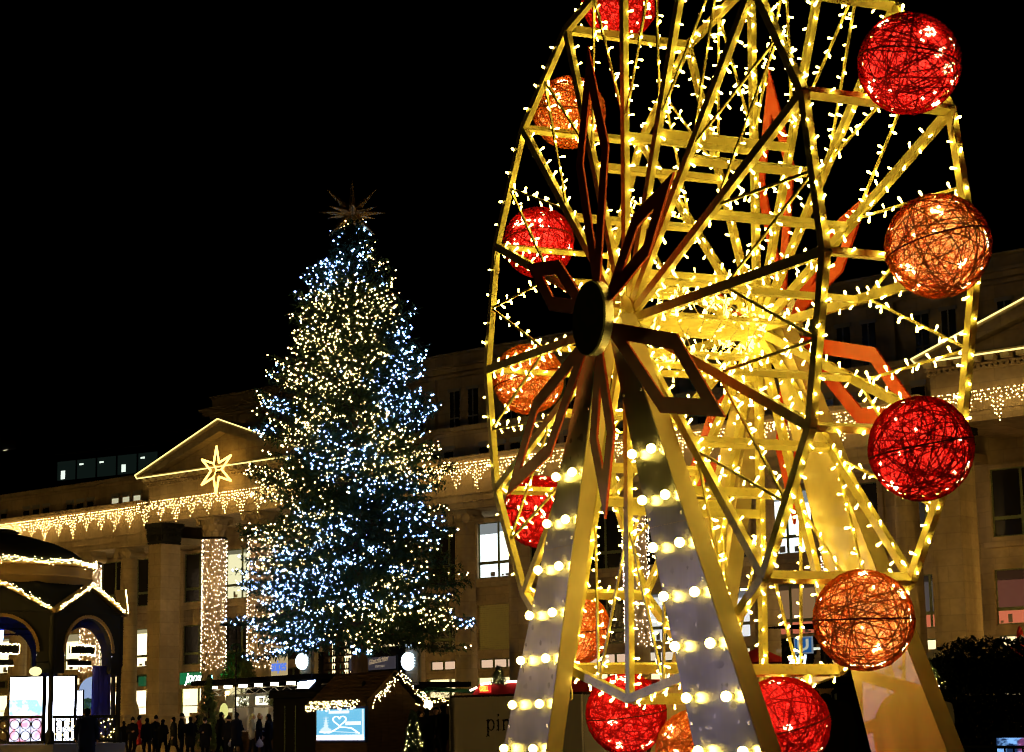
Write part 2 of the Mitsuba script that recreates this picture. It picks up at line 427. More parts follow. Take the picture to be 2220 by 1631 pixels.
for front in (True, False):
    o0, o1 = (-.665, -.545) if front else (.545, .665)
    for sg in (-1, 1):
        leg = obj('leg', MB().prism(WF, leg_poly(sg, -3.797, .0), o0, o1), 'm_ochre', wheel)
        face = o0 if front else o1; out = -1 if front else 1
        for z0, z1 in ((-3.79, -1.452), (-1.448, -.15)):
            obj('face_plate', MB().prism(WF, leg_poly(sg, z0, z1, .006), *sorted((face, face + out * .004))), 'm_panel', leg)
        m = MB()
        for z in np.arange(-3.5, -.5, .42):
            xi, xo = .33 + (-.8 - z) * .377, .70 + (-.8 - z) * .587
            for x in (xi + .035, xo - .035): m.lathe(wp(sg * x, z, face + out * .0042), [(.012, 0), (.009, out * .006)], 8, WA)
        obj('screw_row', m, 'm_silver', leg, kind='stuff')
        for r in range(10 if front else 0):
            z = -.97 - .308 * r
            if z < -3.75: break
            xi, xo = .33 + (-.8 - z) * .377, .70 + (-.8 - z) * .587
            for fr in (.17, .84):
                x = (-xo + (xo - xi) * fr) if sg < 0 else (xi + (xo - xi) * fr)
                c = wp(x, z, face + out * .052)
                obj('lamp_socket', MB().lathe(wp(x, z, face + out * .004), [(.018, 0), (.015, out * .022)], 10, WA), 'm_white', leg)
                s = trimesh.creation.icosphere(2, .031)
                obj('globe_bulb', (np.asarray(s.vertices) + c, np.asarray(s.faces)), 'm_bulb', leg, True, emit=(27.0, 19.0, 2.8), weight=.5)


# ---------------------------------------------------------------- rattan balls
def weave(seed, R, n):
    g = np.random.default_rng(seed); mb = MB(); t = np.linspace(0, 2 * np.pi, 31)
    for i in range(n):
        ax = unit(g.normal(0, 1, 3)); a = unit(np.cross(ax, [0.3, 0.5, 0.81])); b = np.cross(ax, a)
        o = R * g.uniform(-.45, .45) * g.uniform(.2, 1); rr = math.sqrt(R * R - o * o)
        w = R * .03 * np.sin(t * g.integers(2, 5) + g.uniform(0, 6))
        p = ax * o + rr * (np.cos(t)[:, None] * a + np.sin(t)[:, None] * b) + w[:, None] * ax
        p *= (R * (1 + .012 * np.sin(t * 3 + g.uniform(0, 6)) + g.uniform(-.018, .012)) / np.linalg.norm(p, axis=1))[:, None]
        mb.tube(p, g.choice([.0014, .0023, .0036], p=[.4, .38, .22]), 3, False)
    return mb


BALLGLOW = (165.0, 112.0, 46.0)
BALLS = [(112.5, 'red', 'red rattan ball cut off by the upper edge above the wheel rim'), (135, 'orange', 'orange rattan ball behind the upper left wheel rim, highest of the orange ones'),
         (157.5, 'red', 'red rattan ball behind the left wheel rim beside the dark tree sky'), (180, 'orange', 'orange rattan ball at the leftmost point of the wheel'),
         (202.5, 'red', 'red rattan ball behind a dark star petal at the lower left rim'), (225, 'orange', 'orange rattan ball half hidden behind the left metal leg'),
         (247.5, 'red', 'red rattan ball hanging lowest between the two metal legs'), (270, 'orange', 'orange rattan ball partly hidden behind the right metal leg'),
         (-67.5, 'red', 'red rattan ball just beyond the right metal leg, near the ground'), (-45, 'orange', 'salmon orange rattan ball at the lower right rim above the rear leg'),
         (-22.5, 'red', 'deep red rattan ball at the right rim between two salmon balls'), (0, 'orange', 'salmon orange rattan ball at the rightmost point of the wheel'),
         (22.5, 'red', 'deep red rattan ball at the upper right rim, topmost on that side')]
weaves = {c: [weave(s, .285, 130) for s in (11, 12, 13)] for c in ('both',)}['both']
for i, (dg, col, label) in enumerate(BALLS):
    c = pol(2.85, dg, 0.0); b = thing('rattan_ball', label, 'rattan ball', None)
    q = trimesh.transformations.random_rotation_matrix(np.random.default_rng(50 + i).random(3))[:3, :3]
    v, f = weaves[i % 3].mesh()
    obj('weave', (v @ q.T + c, f), 'm_strand_' + col, b, True)
    t = np.linspace(0, 2 * np.pi, 49); g = np.random.default_rng(90 + i)
    tilt = np.array([g.uniform(-.25, .25), g.uniform(-.2, .2)])
    ring = np.stack([np.cos(t), np.sin(t), tilt[0] * np.cos(t) + tilt[1] * np.sin(t)], 1); ring = ring / np.linalg.norm(ring, axis=1, keepdims=True) * .289 + c
    obj('hoop', MB().tube(ring, .0045, 5, False), 'm_hoop', b, True)
    P = []
    for k in range(9):
        d = unit(g.normal(0, 1, 3))
        P += [c + unit(d + g.normal(0, .065, 3)) * .274 for _ in range(9)]
    P += [c + unit(g.normal(0, 1, 3)) * .274 for _ in range(12)]
    obj('lamp_cluster', dots(P, .0105), 'm_bulb', b, emit=(34.0, 23.0, 8.5), weight=.6, kind='stuff')
    s = trimesh.creation.icosphere(4, .258)
    obj('fibre_lining', (np.asarray(s.vertices) + c, np.asarray(s.faces)), 'm_lining_' + col, b, True)
    obj('inner_lamp', dots([c + g.normal(0, .05, 3) for _ in range(12)], .016), 'm_bulb', b, emit=tuple(np.array(BALLGLOW) * (1.5 if col == 'orange' else 1.15)), weight=1.6, kind='stuff')
    p0 = pol(WR + .03, dg, .06 * (-1) ** i); u = rad(dg); tt = np.linspace(0, 1, 10)
    obj('hanging_cord', MB().tube(np.array([p0 * (1 - x) + (c - u * .27 + WA * .1) * x + WA * .05 * math.sin(math.pi * x) for x in tt]), .006, 5), 'm_cable', b, True)
# ---------------------------------------------------------------- ground
struct('ground', MB().box((np.zeros(3), np.array([1., 0, 0]), np.array([0, 1., 0]), ZUP), -420, 420, -90, 700, -1, 0), 'm_ground')

# ---------------------------------------------------------------- the colonnaded building
BETA = math.radians(40.81736)
FT = np.array([math.cos(BETA), -math.sin(BETA), 0.0])     # along the front, to the right
FN = np.array([-math.sin(BETA), -math.cos(BETA), 0.0])    # out of the front, to the square
FO = np.array([-1.58465, 91.07325, 0.0])
FF = (FO, FT, FN, ZUP)
def fp(s, off, z): return FO + s * FT + off * FN + z * ZUP


hall = thing('colonnaded_building', 'long stone colonnaded building with two gabled porticos behind the market', 'building')
PC, PHW, MOD = (-17.0, 30.6), 6.5, 3.35
MAIN = [-1.0 + MOD * k for k in range(-3 + 1, 8)]              # between the porticos
LEFT = [-26.1 - 3.4 * k for k in range(9)]
S0, S1 = -66.0, 44.0
WALL = -4.4
b = MB().box(FF, S0, S1, -14, WALL, 0, 13.2); obj('wall', b, 'm_stone', hall)
obj('platform', MB().box(FF, S0, S1, WALL, 1.5, 0, .35), 'm_stone', hall)


def column(s, off, z0, z1, r, corinth=False):
    c = fp(s, off, 0)
    prof = [(r * 1.3, z0), (r * 1.3, z0 + .28), (r * 1.22, z0 + .32), (r * 1.18, z0 + .5), (r * 1.05, z0 + .62), (r, z0 + .8)]
    n = 7
    for i in range(1, n + 1):
        t = i / n; prof.append((r * (1 - .16 * t ** 1.6), z0 + .8 + (z1 - z0 - .8) * t))
    k = obj('column', MB().lathe(c, prof, 28), 'm_stone', hall, 40)
    if corinth:
        m = MB().lathe(c + ZUP * z1, [(r * .86, 0), (r * .9, .15), (r * .95, .5), (r * 1.2, .95), (r * 1.3, 1.02)], 20)
        for tier, (zz, rr, hh) in enumerate(((.05, .92, .45), (.42, .98, .5))):
            for q in range(10):
                a = 2 * math.pi * (q + .5 * tier) / 10
                d = math.cos(a) * FT + math.sin(a) * FN; w = np.cross(ZUP, d) * .16
                p = c + ZUP * (z1 + zz) + d * r * rr
                m.add([p - w, p + w, p + w * .9 + ZUP * hh * .7 + d * .06, p - w * .9 + ZUP * hh * .7 + d * .06, p + ZUP * hh + d * .24], [[0, 1, 2], [0, 2, 3], [3, 2, 4]])
        for q in range(4):
            a = math.pi / 4 + q * math.pi / 2; d = math.cos(a) * FT + math.sin(a) * FN
            m.lathe(c + d * r * 1.3 + ZUP * (z1 + .88) - FN * .12, [(.16, 0), (.16, .24)], 10, FN)
        m.box((c, FT, FN, ZUP), -r * 1.2, r * 1.2, -r * 1.2, r * 1.2, z1 + 1.02, z1 + 1.14)
        obj('capital', m, 'm_stone', k)
    else:
        m = MB().lathe(c + ZUP * z1, [(r * .86, 0), (r * .9, .1), (r * 1.02, .22), (r * 1.02, .4)], 20)
        for sg in (-1, 1):
            m.lathe(c + FT * sg * r * 1.02 + ZUP * (z1 + .22) - FN * r * .95, [(.24, 0), (.2, .2), (.16, r), (.2, 2 * r * .95 - .2), (.24, 2 * r * .95)], 16, FN)
        m.box((c, FT, FN, ZUP), -r * 1.16, r * 1.16, -r * 1.0, r * 1.0, z1 + .4, z1 + .62)
        obj('capital', m, 'm_stone', k)
    obj('plinth', MB().box((c, FT, FN, ZUP), -r * 1.38, r * 1.38, -r * 1.38, r * 1.38, .35, z0), 'm_stone', k)


for s in MAIN + LEFT: column(s, 0, 2.0, 10.45, .53)
obj('column', MB().box(FF, 24.4 - .65, 24.4 + .55, -.65, .65, .35, 11.05), 'm_stone', hall)


def run(s0, s1, off, base, prof, name='cornice'):
    """A moulding along the front: prof is a list of (projection, height) steps, each a box."""
    m = MB()
    z = base
    for pr, hh in prof:
        m.box(FF, s0 - (pr if pr > 0 else 0) * 0, s1, off - 1.4, off + pr, z, z + hh - .003); z += hh
    obj(name, m, 'm_stone', hall)


for s0, s1 in ((S0, PC[0] - PHW - .3), (PC[0] + PHW + .3, PC[1] - PHW - .3)):
    run(s0, s1, .6, 11.08, [(0, .32), (.05, .34), (.10, .1)], 'architrave')
    run(s0, s1, .6, 11.84, [(.02, 1.24)], 'frieze')
    run(s0, s1, .6, 13.08, [(.12, .08), (.35, .1), (.55, .16), (.6, .06)])
    obj('ceiling', MB().box(FF, s0, s1, WALL, -.8, 11.25, 11.6), 'm_stone', hall)
    obj('attic_wall', MB().box(FF, s0, s1, -6, -.9, 13.2, 15.05), 'm_stone', hall)
    obj('attic_coping', MB().box(FF, s0, s1, -6.1, -.75, 15.053, 15.3), 'm_stone', hall)
# attic windows in threes, the last three on the left lit
for c0 in [-27.6 - 4.25 * k for k in range(7)] + [-8.0 + 4.25 * k for k in range(8)]:
    for j in (-1, 0, 1):
        c = c0 + j * .98; lit = c0 == -27.6
        w = grp('window', hall); obj('lintel', MB().box(FF, c - .36, c + .36, -.9, -.86, 14.2, 14.42), 'm_grey', w)
        obj('pane', MB().box(FF, c - .31, c + .31, -.9, -.88, 13.5, 14.14), 'm_bulb' if lit else 'm_window', w, emit=(.55, .52, .33) if lit else None)
        obj('jamb', MB().box(FF, c - .36, c - .312, -.9, -.85, 13.45, 14.19), 'm_stone', w); obj('jamb', MB().box(FF, c + .312, c + .36, -.9, -.85, 13.45, 14.19), 'm_stone', w)
# the taller set-back block between the porticos
TB0, TB1 = -27.4, 46.0
obj('upper_block', MB().box(FF, TB0, TB1, -26, -7, 13.2, 19.2), 'm_stone', hall)
m = MB(); z = 19.2
for pr, hh in ((.12, .2), (.45, .25), (.6, .15), (0.05, .6), (.15, .15)):
    m.box(FF, TB0 - pr, TB1, -26, -7 + pr, z, z + hh - .003); z += hh
obj('upper_cornice', m, 'm_stone', hall)
for k in range(18):
    c = -23.2 + 3.95 * k
    if c > 42: break
    obj('pilaster', MB().box(FF, c - 2.15, c - 1.8, -7, -6.8, 15.4, 19.19), 'm_stone', hall)
    for dx in (-.55, .75):
        w = grp('window', hall); obj('lintel', MB().box(FF, c + dx - .42, c + dx + .42, -7, -6.9, 18.45, 18.62), 'm_grey', w); obj('sill', MB().box(FF, c + dx - .42, c + dx + .42, -7, -6.85, 15.75, 15.9), 'm_grey', w)
        obj('pane', MB().box(FF, c + dx - .33, c + dx + .33, -7, -6.97, 15.9, 18.45), 'm_window', w)
        obj('mullion', MB().box(FF, c + dx - .03, c + dx + .03, -6.97, -6.93, 15.9, 18.45).box(FF, c + dx - .33, c + dx - .033, -6.97, -6.935, 17.0, 17.07).box(FF, c + dx + .033, c + dx + .33, -6.97, -6.935, 17.0, 17.07), 'm_grey', w)

# porticos
for pc in PC:
    for sg in (-1, 1):
        s = pc + sg * 6.0
        pier = obj('pier', MB().box(FF, s - .53, s + .53, -.6, .72, 2.0, 11.05), 'm_stone', hall)
        obj('plinth', MB().box(FF, s - .78, s + .78, -.95, 1.05, .35, 1.75).box(FF, s - .7, s + .7, -.87, .97, 1.753, 1.997), 'm_stone', pier)
        m = MB()
        for i, (e, z0, z1) in enumerate(((.03, 11.05, 11.15), (.0, 11.153, 11.5), (.06, 11.503, 11.9), (.16, 11.903, 12.18))): m.box(FF, s - .53 - e, s + .53 + e, -.6 - e, .72 + e, z0, z1)
        for q in range(5):
            x = s - .5 + .25 * q
            for z0 in (11.2, 11.6): m.add([fp(x - .11, .73, z0), fp(x + .11, .73, z0), fp(x + .1, .82, z0 + .28), fp(x - .1, .82, z0 + .28), fp(x, .95, z0 + .4)], [[0, 1, 2], [0, 2, 3], [3, 2, 4]])
        for q in range(6):
            y = -.52 + .22 * q
            for z0 in (11.2, 11.6): m.add([fp(s + .55, y - .11, z0), fp(s + .55, y + .11, z0), fp(s + .63, y + .1, z0 + .28), fp(s + .63, y - .1, z0 + .28), fp(s + .74, y, z0 + .4)], [[0, 1, 2], [0, 2, 3], [3, 2, 4]])
        obj('capital', m, 'm_iron', pier)
    for sg in (-1, 1): column(pc + sg * 1.8, .1, 2.0, 11.02, .62, True)
    a, bb = pc - PHW, pc + PHW
    m = MB(); z = 12.18
    for pr, hh in ((.9, .4), (.95, .45), (1.0, .12)): m.box(FF, a + .1 - (pr - .9), bb - .1 + (pr - .9), -2.5, pr, z, z + hh - .003); z += hh
    obj('architrave', m, 'm_stone', hall)
    obj('frieze', MB().box(FF, a + .15, bb - .15, -2.5, .92, 13.15, 14.12), 'm_stone', hall)
    m = MB().box(FF, a + .05, bb - .05, -2.5, 1.02, 14.123, 14.2)
    for q in range(54): m.box(FF, a + .1 + q * (bb - a - .2) / 54, a + .1 + (q + .55) * (bb - a - .2) / 54, .9, 1.08, 14.2, 14.3)
    m.box(FF, a, bb, -2.5, 1.1, 14.303, 14.37)
    obj('dentil_band', m, 'm_stone', hall)
    m = MB()
    for q in range(20): m.box(FF, a + .15 + q * (bb - a - .3) / 19.55, a + .15 + (q + .55) * (bb - a - .3) / 19.55, 1.0, 1.42, 14.4, 14.58)
    obj('mutule_row', m, 'm_stone', hall)
    H0, AP = 14.62, 17.0
    obj('cornice', MB().box(FF, a - .12, bb + .12, -2.5, 1.5, 14.585, 14.72), 'm_stone', hall)
    ga = MB().prism(FF, Polygon([(a + .5, 14.7), (bb - .5, 14.7), (pc, AP - .42)]), -2.5, .82); obj('tympanum', ga, 'm_stone', hall)
    rk = Polygon([(a - .15, 14.72), (pc, AP - .02), (bb + .15, 14.72), (bb - .75, 14.72), (pc, AP - .5), (a + .75, 14.72)])
    obj('raking_cornice', MB().prism(FF, rk, -2.5, 1.38), 'm_stone', hall)
    rk2 = Polygon([(a - .28, 14.83), (pc, AP + .12), (bb + .28, 14.83), (bb + .15, 14.725), (pc, AP - .015), (a - .15, 14.725)])
    obj('roof_edge', MB().prism(FF, rk2, -2.5, 1.5), 'm_stone', hall)
    obj('portico_ceiling', MB().box(FF, a + .2, bb - .2, WALL, -.8, 12.2, 12.6), 'm_stone', hall)
    which = 'left' if pc < 0 else 'right'
    r = thing('rope_light', f'thin warm light line along the edges of the {which} portico gable', 'rope light', None)
    e = 1.54
    P = [fp(a - .28, e, 14.80), fp(pc, e, AP + .14), fp(bb + .28, e, 14.80), fp(bb + .1, e, 14.60), fp(a - .1, e, 14.60), fp(a - .28, e, 14.80)]
    m = MB()
    for p, q in zip(P, P[1:]): m.tube([p, q], .036, 6)
    obj('tube', m, 'm_bulb', r, emit=(1.8, 1.4, .42), weight=.5)
    # a lit star outline on the gable
    if pc < 0:
        st = thing('gable_star', 'glowing six pointed star outline hung on the left portico gable', 'star light')
        m = MB(); pts = []
        for q in range(12):
            ang = math.pi / 2 + q * math.pi / 6; R = (1.27 if q in (0, 6) else 1.34) if q % 2 == 0 else .42
            pts.append(fp(pc + .05 + R * math.cos(ang), 1.62, 14.42 + R * math.sin(ang)))
        pts.append(pts[0])
        for p, q in zip(pts, pts[1:]): m.tube([p, q], .058, 6)
        for q in (0, 4, 8): m.tube([pts[q + 1], fp(pc + .05, 1.62, 14.42)], .035, 5)
        obj('tube', m, 'm_bulb', st, emit=(5.5, 3.0, .5), weight=1.5)
        obj('mounting_bar', MB().bar(fp(pc, 1.3, 14.3), fp(pc, 1.62, 14.3), .05, .05, ZUP), 'm_black', st)


# windows in every bay of the wall behind the columns
def bay_window(c, upper, lower, mezz, shop):
    """upper, lower, mezz, shop: None (dark) or the light that comes through."""
    W = WALL
    def glazed(z0, z1, hw, e, name='window', panes=2, blind=False):
        w = grp(name, hall); obj('frame', MB().prism(FF, sbox(c - hw - .25, z0 - .2, c + hw + .25, z1 + .2).difference(sbox(c - hw, z0, c + hw, z1)), W, W + .22), 'm_stone', w)
        obj('sill', MB().box(FF, c - hw - .35, c + hw + .35, W, W + .32, z0 - .42, z0 - .203), 'm_stone', w)
        if blind:
            for q in range(int((z1 - z0) / .1)):
                zz = z0 + q * .1
                obj('slat', MB().add([fp(c - hw, W + .06, zz), fp(c + hw, W + .06, zz), fp(c + hw, W + .13, zz + .075), fp(c - hw, W + .13, zz + .075), fp(c - hw, W + .05, zz + .09), fp(c + hw, W + .05, zz + .09)], [[0, 1, 2], [0, 2, 3], [3, 2, 5], [3, 5, 4]]), 'm_blind', w)
            return
        for q in range(panes):
            x0 = c - hw + q * 2 * hw / panes; x1 = x0 + 2 * hw / panes
            zt = z1 - .05
            if e and z1 - z0 > 1.5:
                zt = z0 + (z1 - z0) * rng.uniform(.78, .92)
                obj('shade', MB().box(FF, x0 + .05, x1 - .05, W, W + .05, zt + .003, z1 - .05), 'm_bulb', w, emit=tuple(.16 * v for v in e))
                for _ in range(2):
                    xx = rng.uniform(x0 + .1, x1 - .4); obj('room_silhouette', MB().box(FF, xx, xx + rng.uniform(.1, .3), W + .053, W + .09, z0 + .08, z0 + rng.uniform(.15, .42)), 'm_grey', w)
            obj('pane', MB().box(FF, x0 + .05, x1 - .05, W, W + .05, z0 + .05, zt), 'm_bulb' if e else 'm_window', w, emit=e)
            ring = sbox(x0, z0, x1, z1).difference(sbox(x0 + .05, z0 + .05, x1 - .05, z1 - .05))
            if z1 - z0 > 1.5: ring = ring.union(sbox(x0, z0 + (z1 - z0) * .25, x1, z0 + (z1 - z0) * .25 + .14))
            obj('sash', MB().prism(FF, ring, W + .053, W + .1), 'm_greenframe', w)
    glazed(8.25, 11.0, 1.3, upper)
    glazed(4.75, 6.95, 1.35, lower if lower != 'blind' else None, blind=lower == 'blind')
    glazed(3.85, 4.32, 1.3, mezz, 'mezzanine_window', 3)
    obj('sign_band', MB().box(FF, c - 1.6, c + 1.6, W, W + .16, 3.42, 3.62), 'm_greenframe', hall)
    d = grp('shop_front', hall)
    for q in (-1.5, -.05, 1.4): obj('mullion', MB().box(FF, c + q, c + q + .1, W, W + .12, .35, 3.41), 'm_greenframe', d)
    if shop:
        for _ in range(9):
            xx = c + rng.uniform(-1.35, 1.2); obj('display', MB().box(FF, xx, xx + rng.uniform(.06, .3), W + .06, W + .3, .4, rng.uniform(.9, 2.1)), ('m_grey', 'm_wood', 'm_red', 'm_bronze')[rng.integers(4)], d)
        for q in range(3): obj('shelf', MB().box(FF, c - 1.39, c + 1.39, W + .055, W + .12, 1.2 + .62 * q, 1.25 + .62 * q), 'm_grey', d)
    for q in (-1, 1): obj('pane', MB().box(FF, *sorted((c + q * .06, c + q * 1.39)), W, W + .05, .4, 3.4), 'm_bulb' if shop else 'm_window', d, emit=shop)


cool, warmw, pink, cream, dimw = (1.3, 1.45, 1.45), (1.9, 1.6, .85), (.75, .5, .33), (1.6, 1.25, .62), (.5, .4, .2)
BAYS = [(-43.2, None, warmw, None, warmw), (-39.7, None, None, cream, warmw), (-36.25, None, warmw, cream, warmw), (-32.85, None, warmw, cream, warmw), (-29.5, None, (2.2, 1.9, 1.0), None, (2.4, 2.0, 1.2)), (-25.2, None, None, None, warmw), (-21.6, (.9, .85, .5), None, None, (.8, .7, .35)), (-17.0, None, None, None, dimw),
        (-12.9, None, dimw, None, dimw), (-9.4, None, cream, None, cream), (-6.0, None, None, pink, cream), (-2.68, cool, 'blind', pink, cream), (.68, None, 'blind', pink, (1.2, .6, .4)), (4.0, None, None, pink, cream), (7.4, None, (.75, .75, .7), (.8, .68, .5), cream),
        (10.7, None, (.8, .8, .8), (.8, .68, .5), cream), (14.1, cool, (.22, .12, .05), None, dimw), (17.4, None, None, cream, dimw), (20.9, None, (.06, .05, .05), cream, cream), (25.2, None, (.10, .03, .02), cream, dimw), (29.0, None, None, cream, cream), (33.0, None, None, None, dimw)]
for args in BAYS: bay_window(*args)
for c in (14.1, 20.9, 25.2): obj('red_counter', MB().box(FF, c - 1.3, c + 1.3, WALL + .07, WALL + .075, 4.8, 5.35), 'm_bulb', hall, emit=(.55, .13, .06))
# small uplights and wall lamps in the colonnade
for i, s in enumerate([x + MOD / 2 for x in MAIN] + [x + 1.7 for x in LEFT] + [PC[0], PC[1] - 3.6, PC[1]]):
    obj('wall_lamp', MB().box(FF, s + 1.5, s + 1.74, WALL, WALL + .2, 2.9, 3.2), 'm_bulb', hall, emit=(16.0, 10.2, 3.4), weight=.5)

# curtains of lights wrapped round some columns
WRAPS = [(-18.8, .1, .66, 11.0, 4.2, 'first left portico column'), (-15.2, .1, .66, 11.0, 4.2, 'left portico column half behind the tree'), (-29.5, 0, .58, 10.4, 4.4, 'column behind the pavilion roof'), (9.05, 0, .58, 10.4, 4.5, 'column seen between the wheel legs'), (19.1, 0, .58, 10.4, 4.5, 'column behind the wheel at the right'), (28.8, .1, .9, 11.0, 4.2, 'right portico column past the right edge')]
for s, off, r, z1, z0, where in WRAPS[:5]:
    w = thing('light_curtain', f'dense curtain of white lights wrapped round the {where}', 'light curtain')
    P = []; n = 27
    for q in range(n):
        a = 2 * math.pi * q / n; zz = z1 - rng.uniform(0, .1)
        while zz > z0 + rng.uniform(-.15, .15):
            aa = a + rng.normal(0, .10); P.append(fp(s + r * math.cos(aa), off + r * math.sin(aa), zz)); zz -= rng.uniform(.17, .36)
    obj('bulb', dots(P, .029 * rng.uniform(.8, 1.2, len(P))), 'm_bulb', w, emit=(7.5, 5.4, 3.4), weight=.5, kind='stuff')
    obj('top_ring', MB().lathe(fp(s, off, z1 + .02), [(r, 0), (r + .02, .05), (r, .1)], 24), 'm_black', w)


# icicle light fringes under the eaves
def icicles(s0, s1, off, z, lmax, label):
    w = thing('icicle_lights', label, 'icicle lights'); P = []
    n = max(1, round((s1 - s0) / 1.28)); per = (s1 - s0) / n
    for i in range(n):
        L0 = lmax * rng.uniform(.85, 1.12)
        for j in range(11):
            dx = (j - 5) / 10
            L = L0 * max(.38, 1 - abs(dx) * 1.9) if abs(dx) > .06 else L0
            zz = 0.0
            while zz < L:
                if rng.random() < .93: P.append(fp(s0 + per * (i + .5 + dx) + rng.normal(0, .035), off + rng.normal(0, .03), z - zz))
                zz += rng.uniform(.10, .19)
    obj('bulb', dots(P, .033 * rng.uniform(.75, 1.25, len(P))), 'm_bulb', w, emit=GOLDEN, weight=1.2, kind='stuff')


icicles(S0, PC[0] - PHW - .4, 1.25, 13.12, 1.25, 'golden icicle lights along the eave to the left of the left portico')
icicles(PC[0] - PHW, PC[0] + PHW, 1.55, 13.22, 1.2, 'golden icicle lights across the left portico below its gable')
icicles(PC[0] + PHW + .4, PC[1] - PHW - .4, 1.25, 13.12, 1.2, 'golden icicle lights along the middle eave behind tree and wheel')
icicles(PC[1] - PHW, PC[1] + PHW, 1.55, 13.22, 1.2, 'golden icicle lights across the right portico below its gable')


# shop signs on the wall behind the columns
def sign_text(txt, h, slant=0.0, bold=True):
    m = meshkit.text_mesh(txt, h, .03, bold); v = np.array(m.vertices); v[:, 0] += slant * v[:, 1]
    return v, np.asarray(m.faces)


def lettering(v, f, s, off, z): return MB().add(fp(s, off, z) + v[:, :1] * FT + v[:, 1:2] * ZUP + v[:, 2:] * FN, f)


g = thing('shop_sign', 'green lit shop sign with white script behind the left portico', 'sign')
obj('board', MB().box(FF, -26.6, -23.4, -4.2, -4.1, 3.6, 4.3), 'm_bulb', g, emit=(.004, .16, .05))
v, f = sign_text('jnox', .5, .3); obj('lettering', lettering(v, f, -26.1, -4.09, 3.75), 'm_bulb', g, emit=(2.5, 2.7, 2.6))
g = thing('shop_sign', 'green lit shop sign seen right of the plain left column', 'sign')
obj('board', MB().box(FF, -30.3, -27.6, -4.2, -4.1, 3.6, 4.2), 'm_bulb', g, emit=(.002, .07, .025))
v, f = sign_text('6', .5, .3); obj('lettering', lettering(v, f, -28.3, -4.09, 3.68), 'm_bulb', g, emit=(1.2, 2.4, 1.9))
g = thing('shop_sign', 'white neon shop sign behind the wheel beside the glass lift', 'sign')
obj('board', MB().box(FF, 12.6, 15.3, -4.15, -4.05, 3.3, 4.1), 'm_dark', g)
v, f = sign_text("d'bou", .55, .12); obj('lettering', lettering(v, f, 12.9, -4.04, 3.45), 'm_bulb', g, emit=(2.2, 2.9, 3.0))

# ---------------------------------------------------------------- dark buildings beyond
off = thing('office_building', 'dark office block beyond with a dim greenish window strip', 'building')
O = level_frame(at(60, 1300, 175), -30); O = (O[0] * [1, 1, 0], *O[1:])
obj('wall', MB().box(O, -10, 30, 0, 20, 0, 25.5), 'm_dark', off)
obj('roof', MB().box(O, -10.5, 30.5, -.6, 20, 25.503, 26.4), 'm_dark', off)
for q in range(5):
    x = 3.2 + q * 2.35
    w = obj('window', MB().box(O, x, x + 2.1, -.06, 0, 23.2, 24.9), 'm_bulb', off, emit=(.004, .0075, .006))
    obj('ceiling_lamp', MB().box(O, x + .5, x + .95, -.12, -.065, 23.3 + .1 * (q % 2), 24.05) if q in (0, 3) else MB().box(O, x + .3, x + .75, -.12, -.065, 24.4, 24.55), 'm_bulb', w, emit=(.9, 1.05, .9))
tw = thing('glass_tower', 'dark glazed tower with small lamps at the left edge', 'building')
O = level_frame(at(-30, 1300, 190), -10); O = (O[0] * [1, 1, 0], *O[1:])
obj('wall', MB().box(O, -6, 3.1, 0, 8, 0, 30.5), 'm_dark', tw)
for q in range(3):
    obj('mullion', MB().box(O, -2 + q * 2.4, -1.85 + q * 2.4, -.1, 0, 20, 30), 'm_iron', tw)
obj('lamp', MB().box(O, 1.4, 1.8, -.15, -.02, 28.2, 28.4).box(O, 2.1, 2.45, -.15, -.02, 28.1, 28.3), 'm_bulb', tw, emit=(2.5, 2.2, 1.5))
obj('pane', MB().box(O, .2, 2.6, -.05, -.01, 22, 26.5), 'm_bulb', tw, emit=(.006, .03, .022))
obj('lamp', MB().box(O, 1.3, 1.9, -.15, -.06, 24.9, 25.5), 'm_bulb', tw, emit=(.7, 1.3, 1.1))
# ---------------------------------------------------------------- music pavilion
PAVC = at(-4, 1580, 73.5) * [1, 1, 0]
pav = thing('music_pavilion', 'dark cast iron octagonal pavilion with domed roof and lit gables at the left', 'pavilion')
FACE = math.radians(14.7)
def pv(face, x, d, z):
    """A point of the pavilion: face number, metres along the face, metres out from the centre, height."""
    a = FACE + math.radians(-90 + 45 * face); o = np.array([math.cos(a), math.sin(a), 0]); s = np.array([-math.sin(a), math.cos(a), 0])
    return PAVC + o * d + s * x + ZUP * z
def pframe(face, d=0):
    a = FACE + math.radians(-90 + 45 * face); o = np.array([math.cos(a), math.sin(a), 0]); s = np.array([-math.sin(a), math.cos(a), 0])
    return (PAVC + o * d, s, o, ZUP)
AP8, HS = 4.25, 1.76                                       # apothem and half side
a22 = math.radians(-90 - 22.5) + FACE
obj('floor', MB().lathe(PAVC, [(4.9, 0), (4.9, .72)], 8, None, a22), 'm_grey', pav)
obj('dome', MB().lathe(PAVC, [(3.25, 7.2), (3.1, 7.4), (2.6, 7.8), (1.9, 8.12), (1.0, 8.38), (.55, 8.48)], 32), 'm_iron', pav, 40)
obj('lantern', MB().lathe(PAVC, [(.5, 8.3), (.5, 8.52), (.6, 8.56), (.3, 8.68)], 16), 'm_iron', pav, 30)
obj('drum', MB().lathe(PAVC, [(3.05, 6.5), (3.35, 6.75), (3.3, 6.8), (3.3, 7.1), (3.42, 7.15), (3.42, 7.22), (3.2, 7.24)], 32), 'm_bronze', pav, 30)
obj('lower_roof', MB().lathe(PAVC, [(4.75, 5.35), (4.5, 5.55), (3.7, 6.2), (3.1, 6.55)], 8, None, a22), 'm_iron', pav)
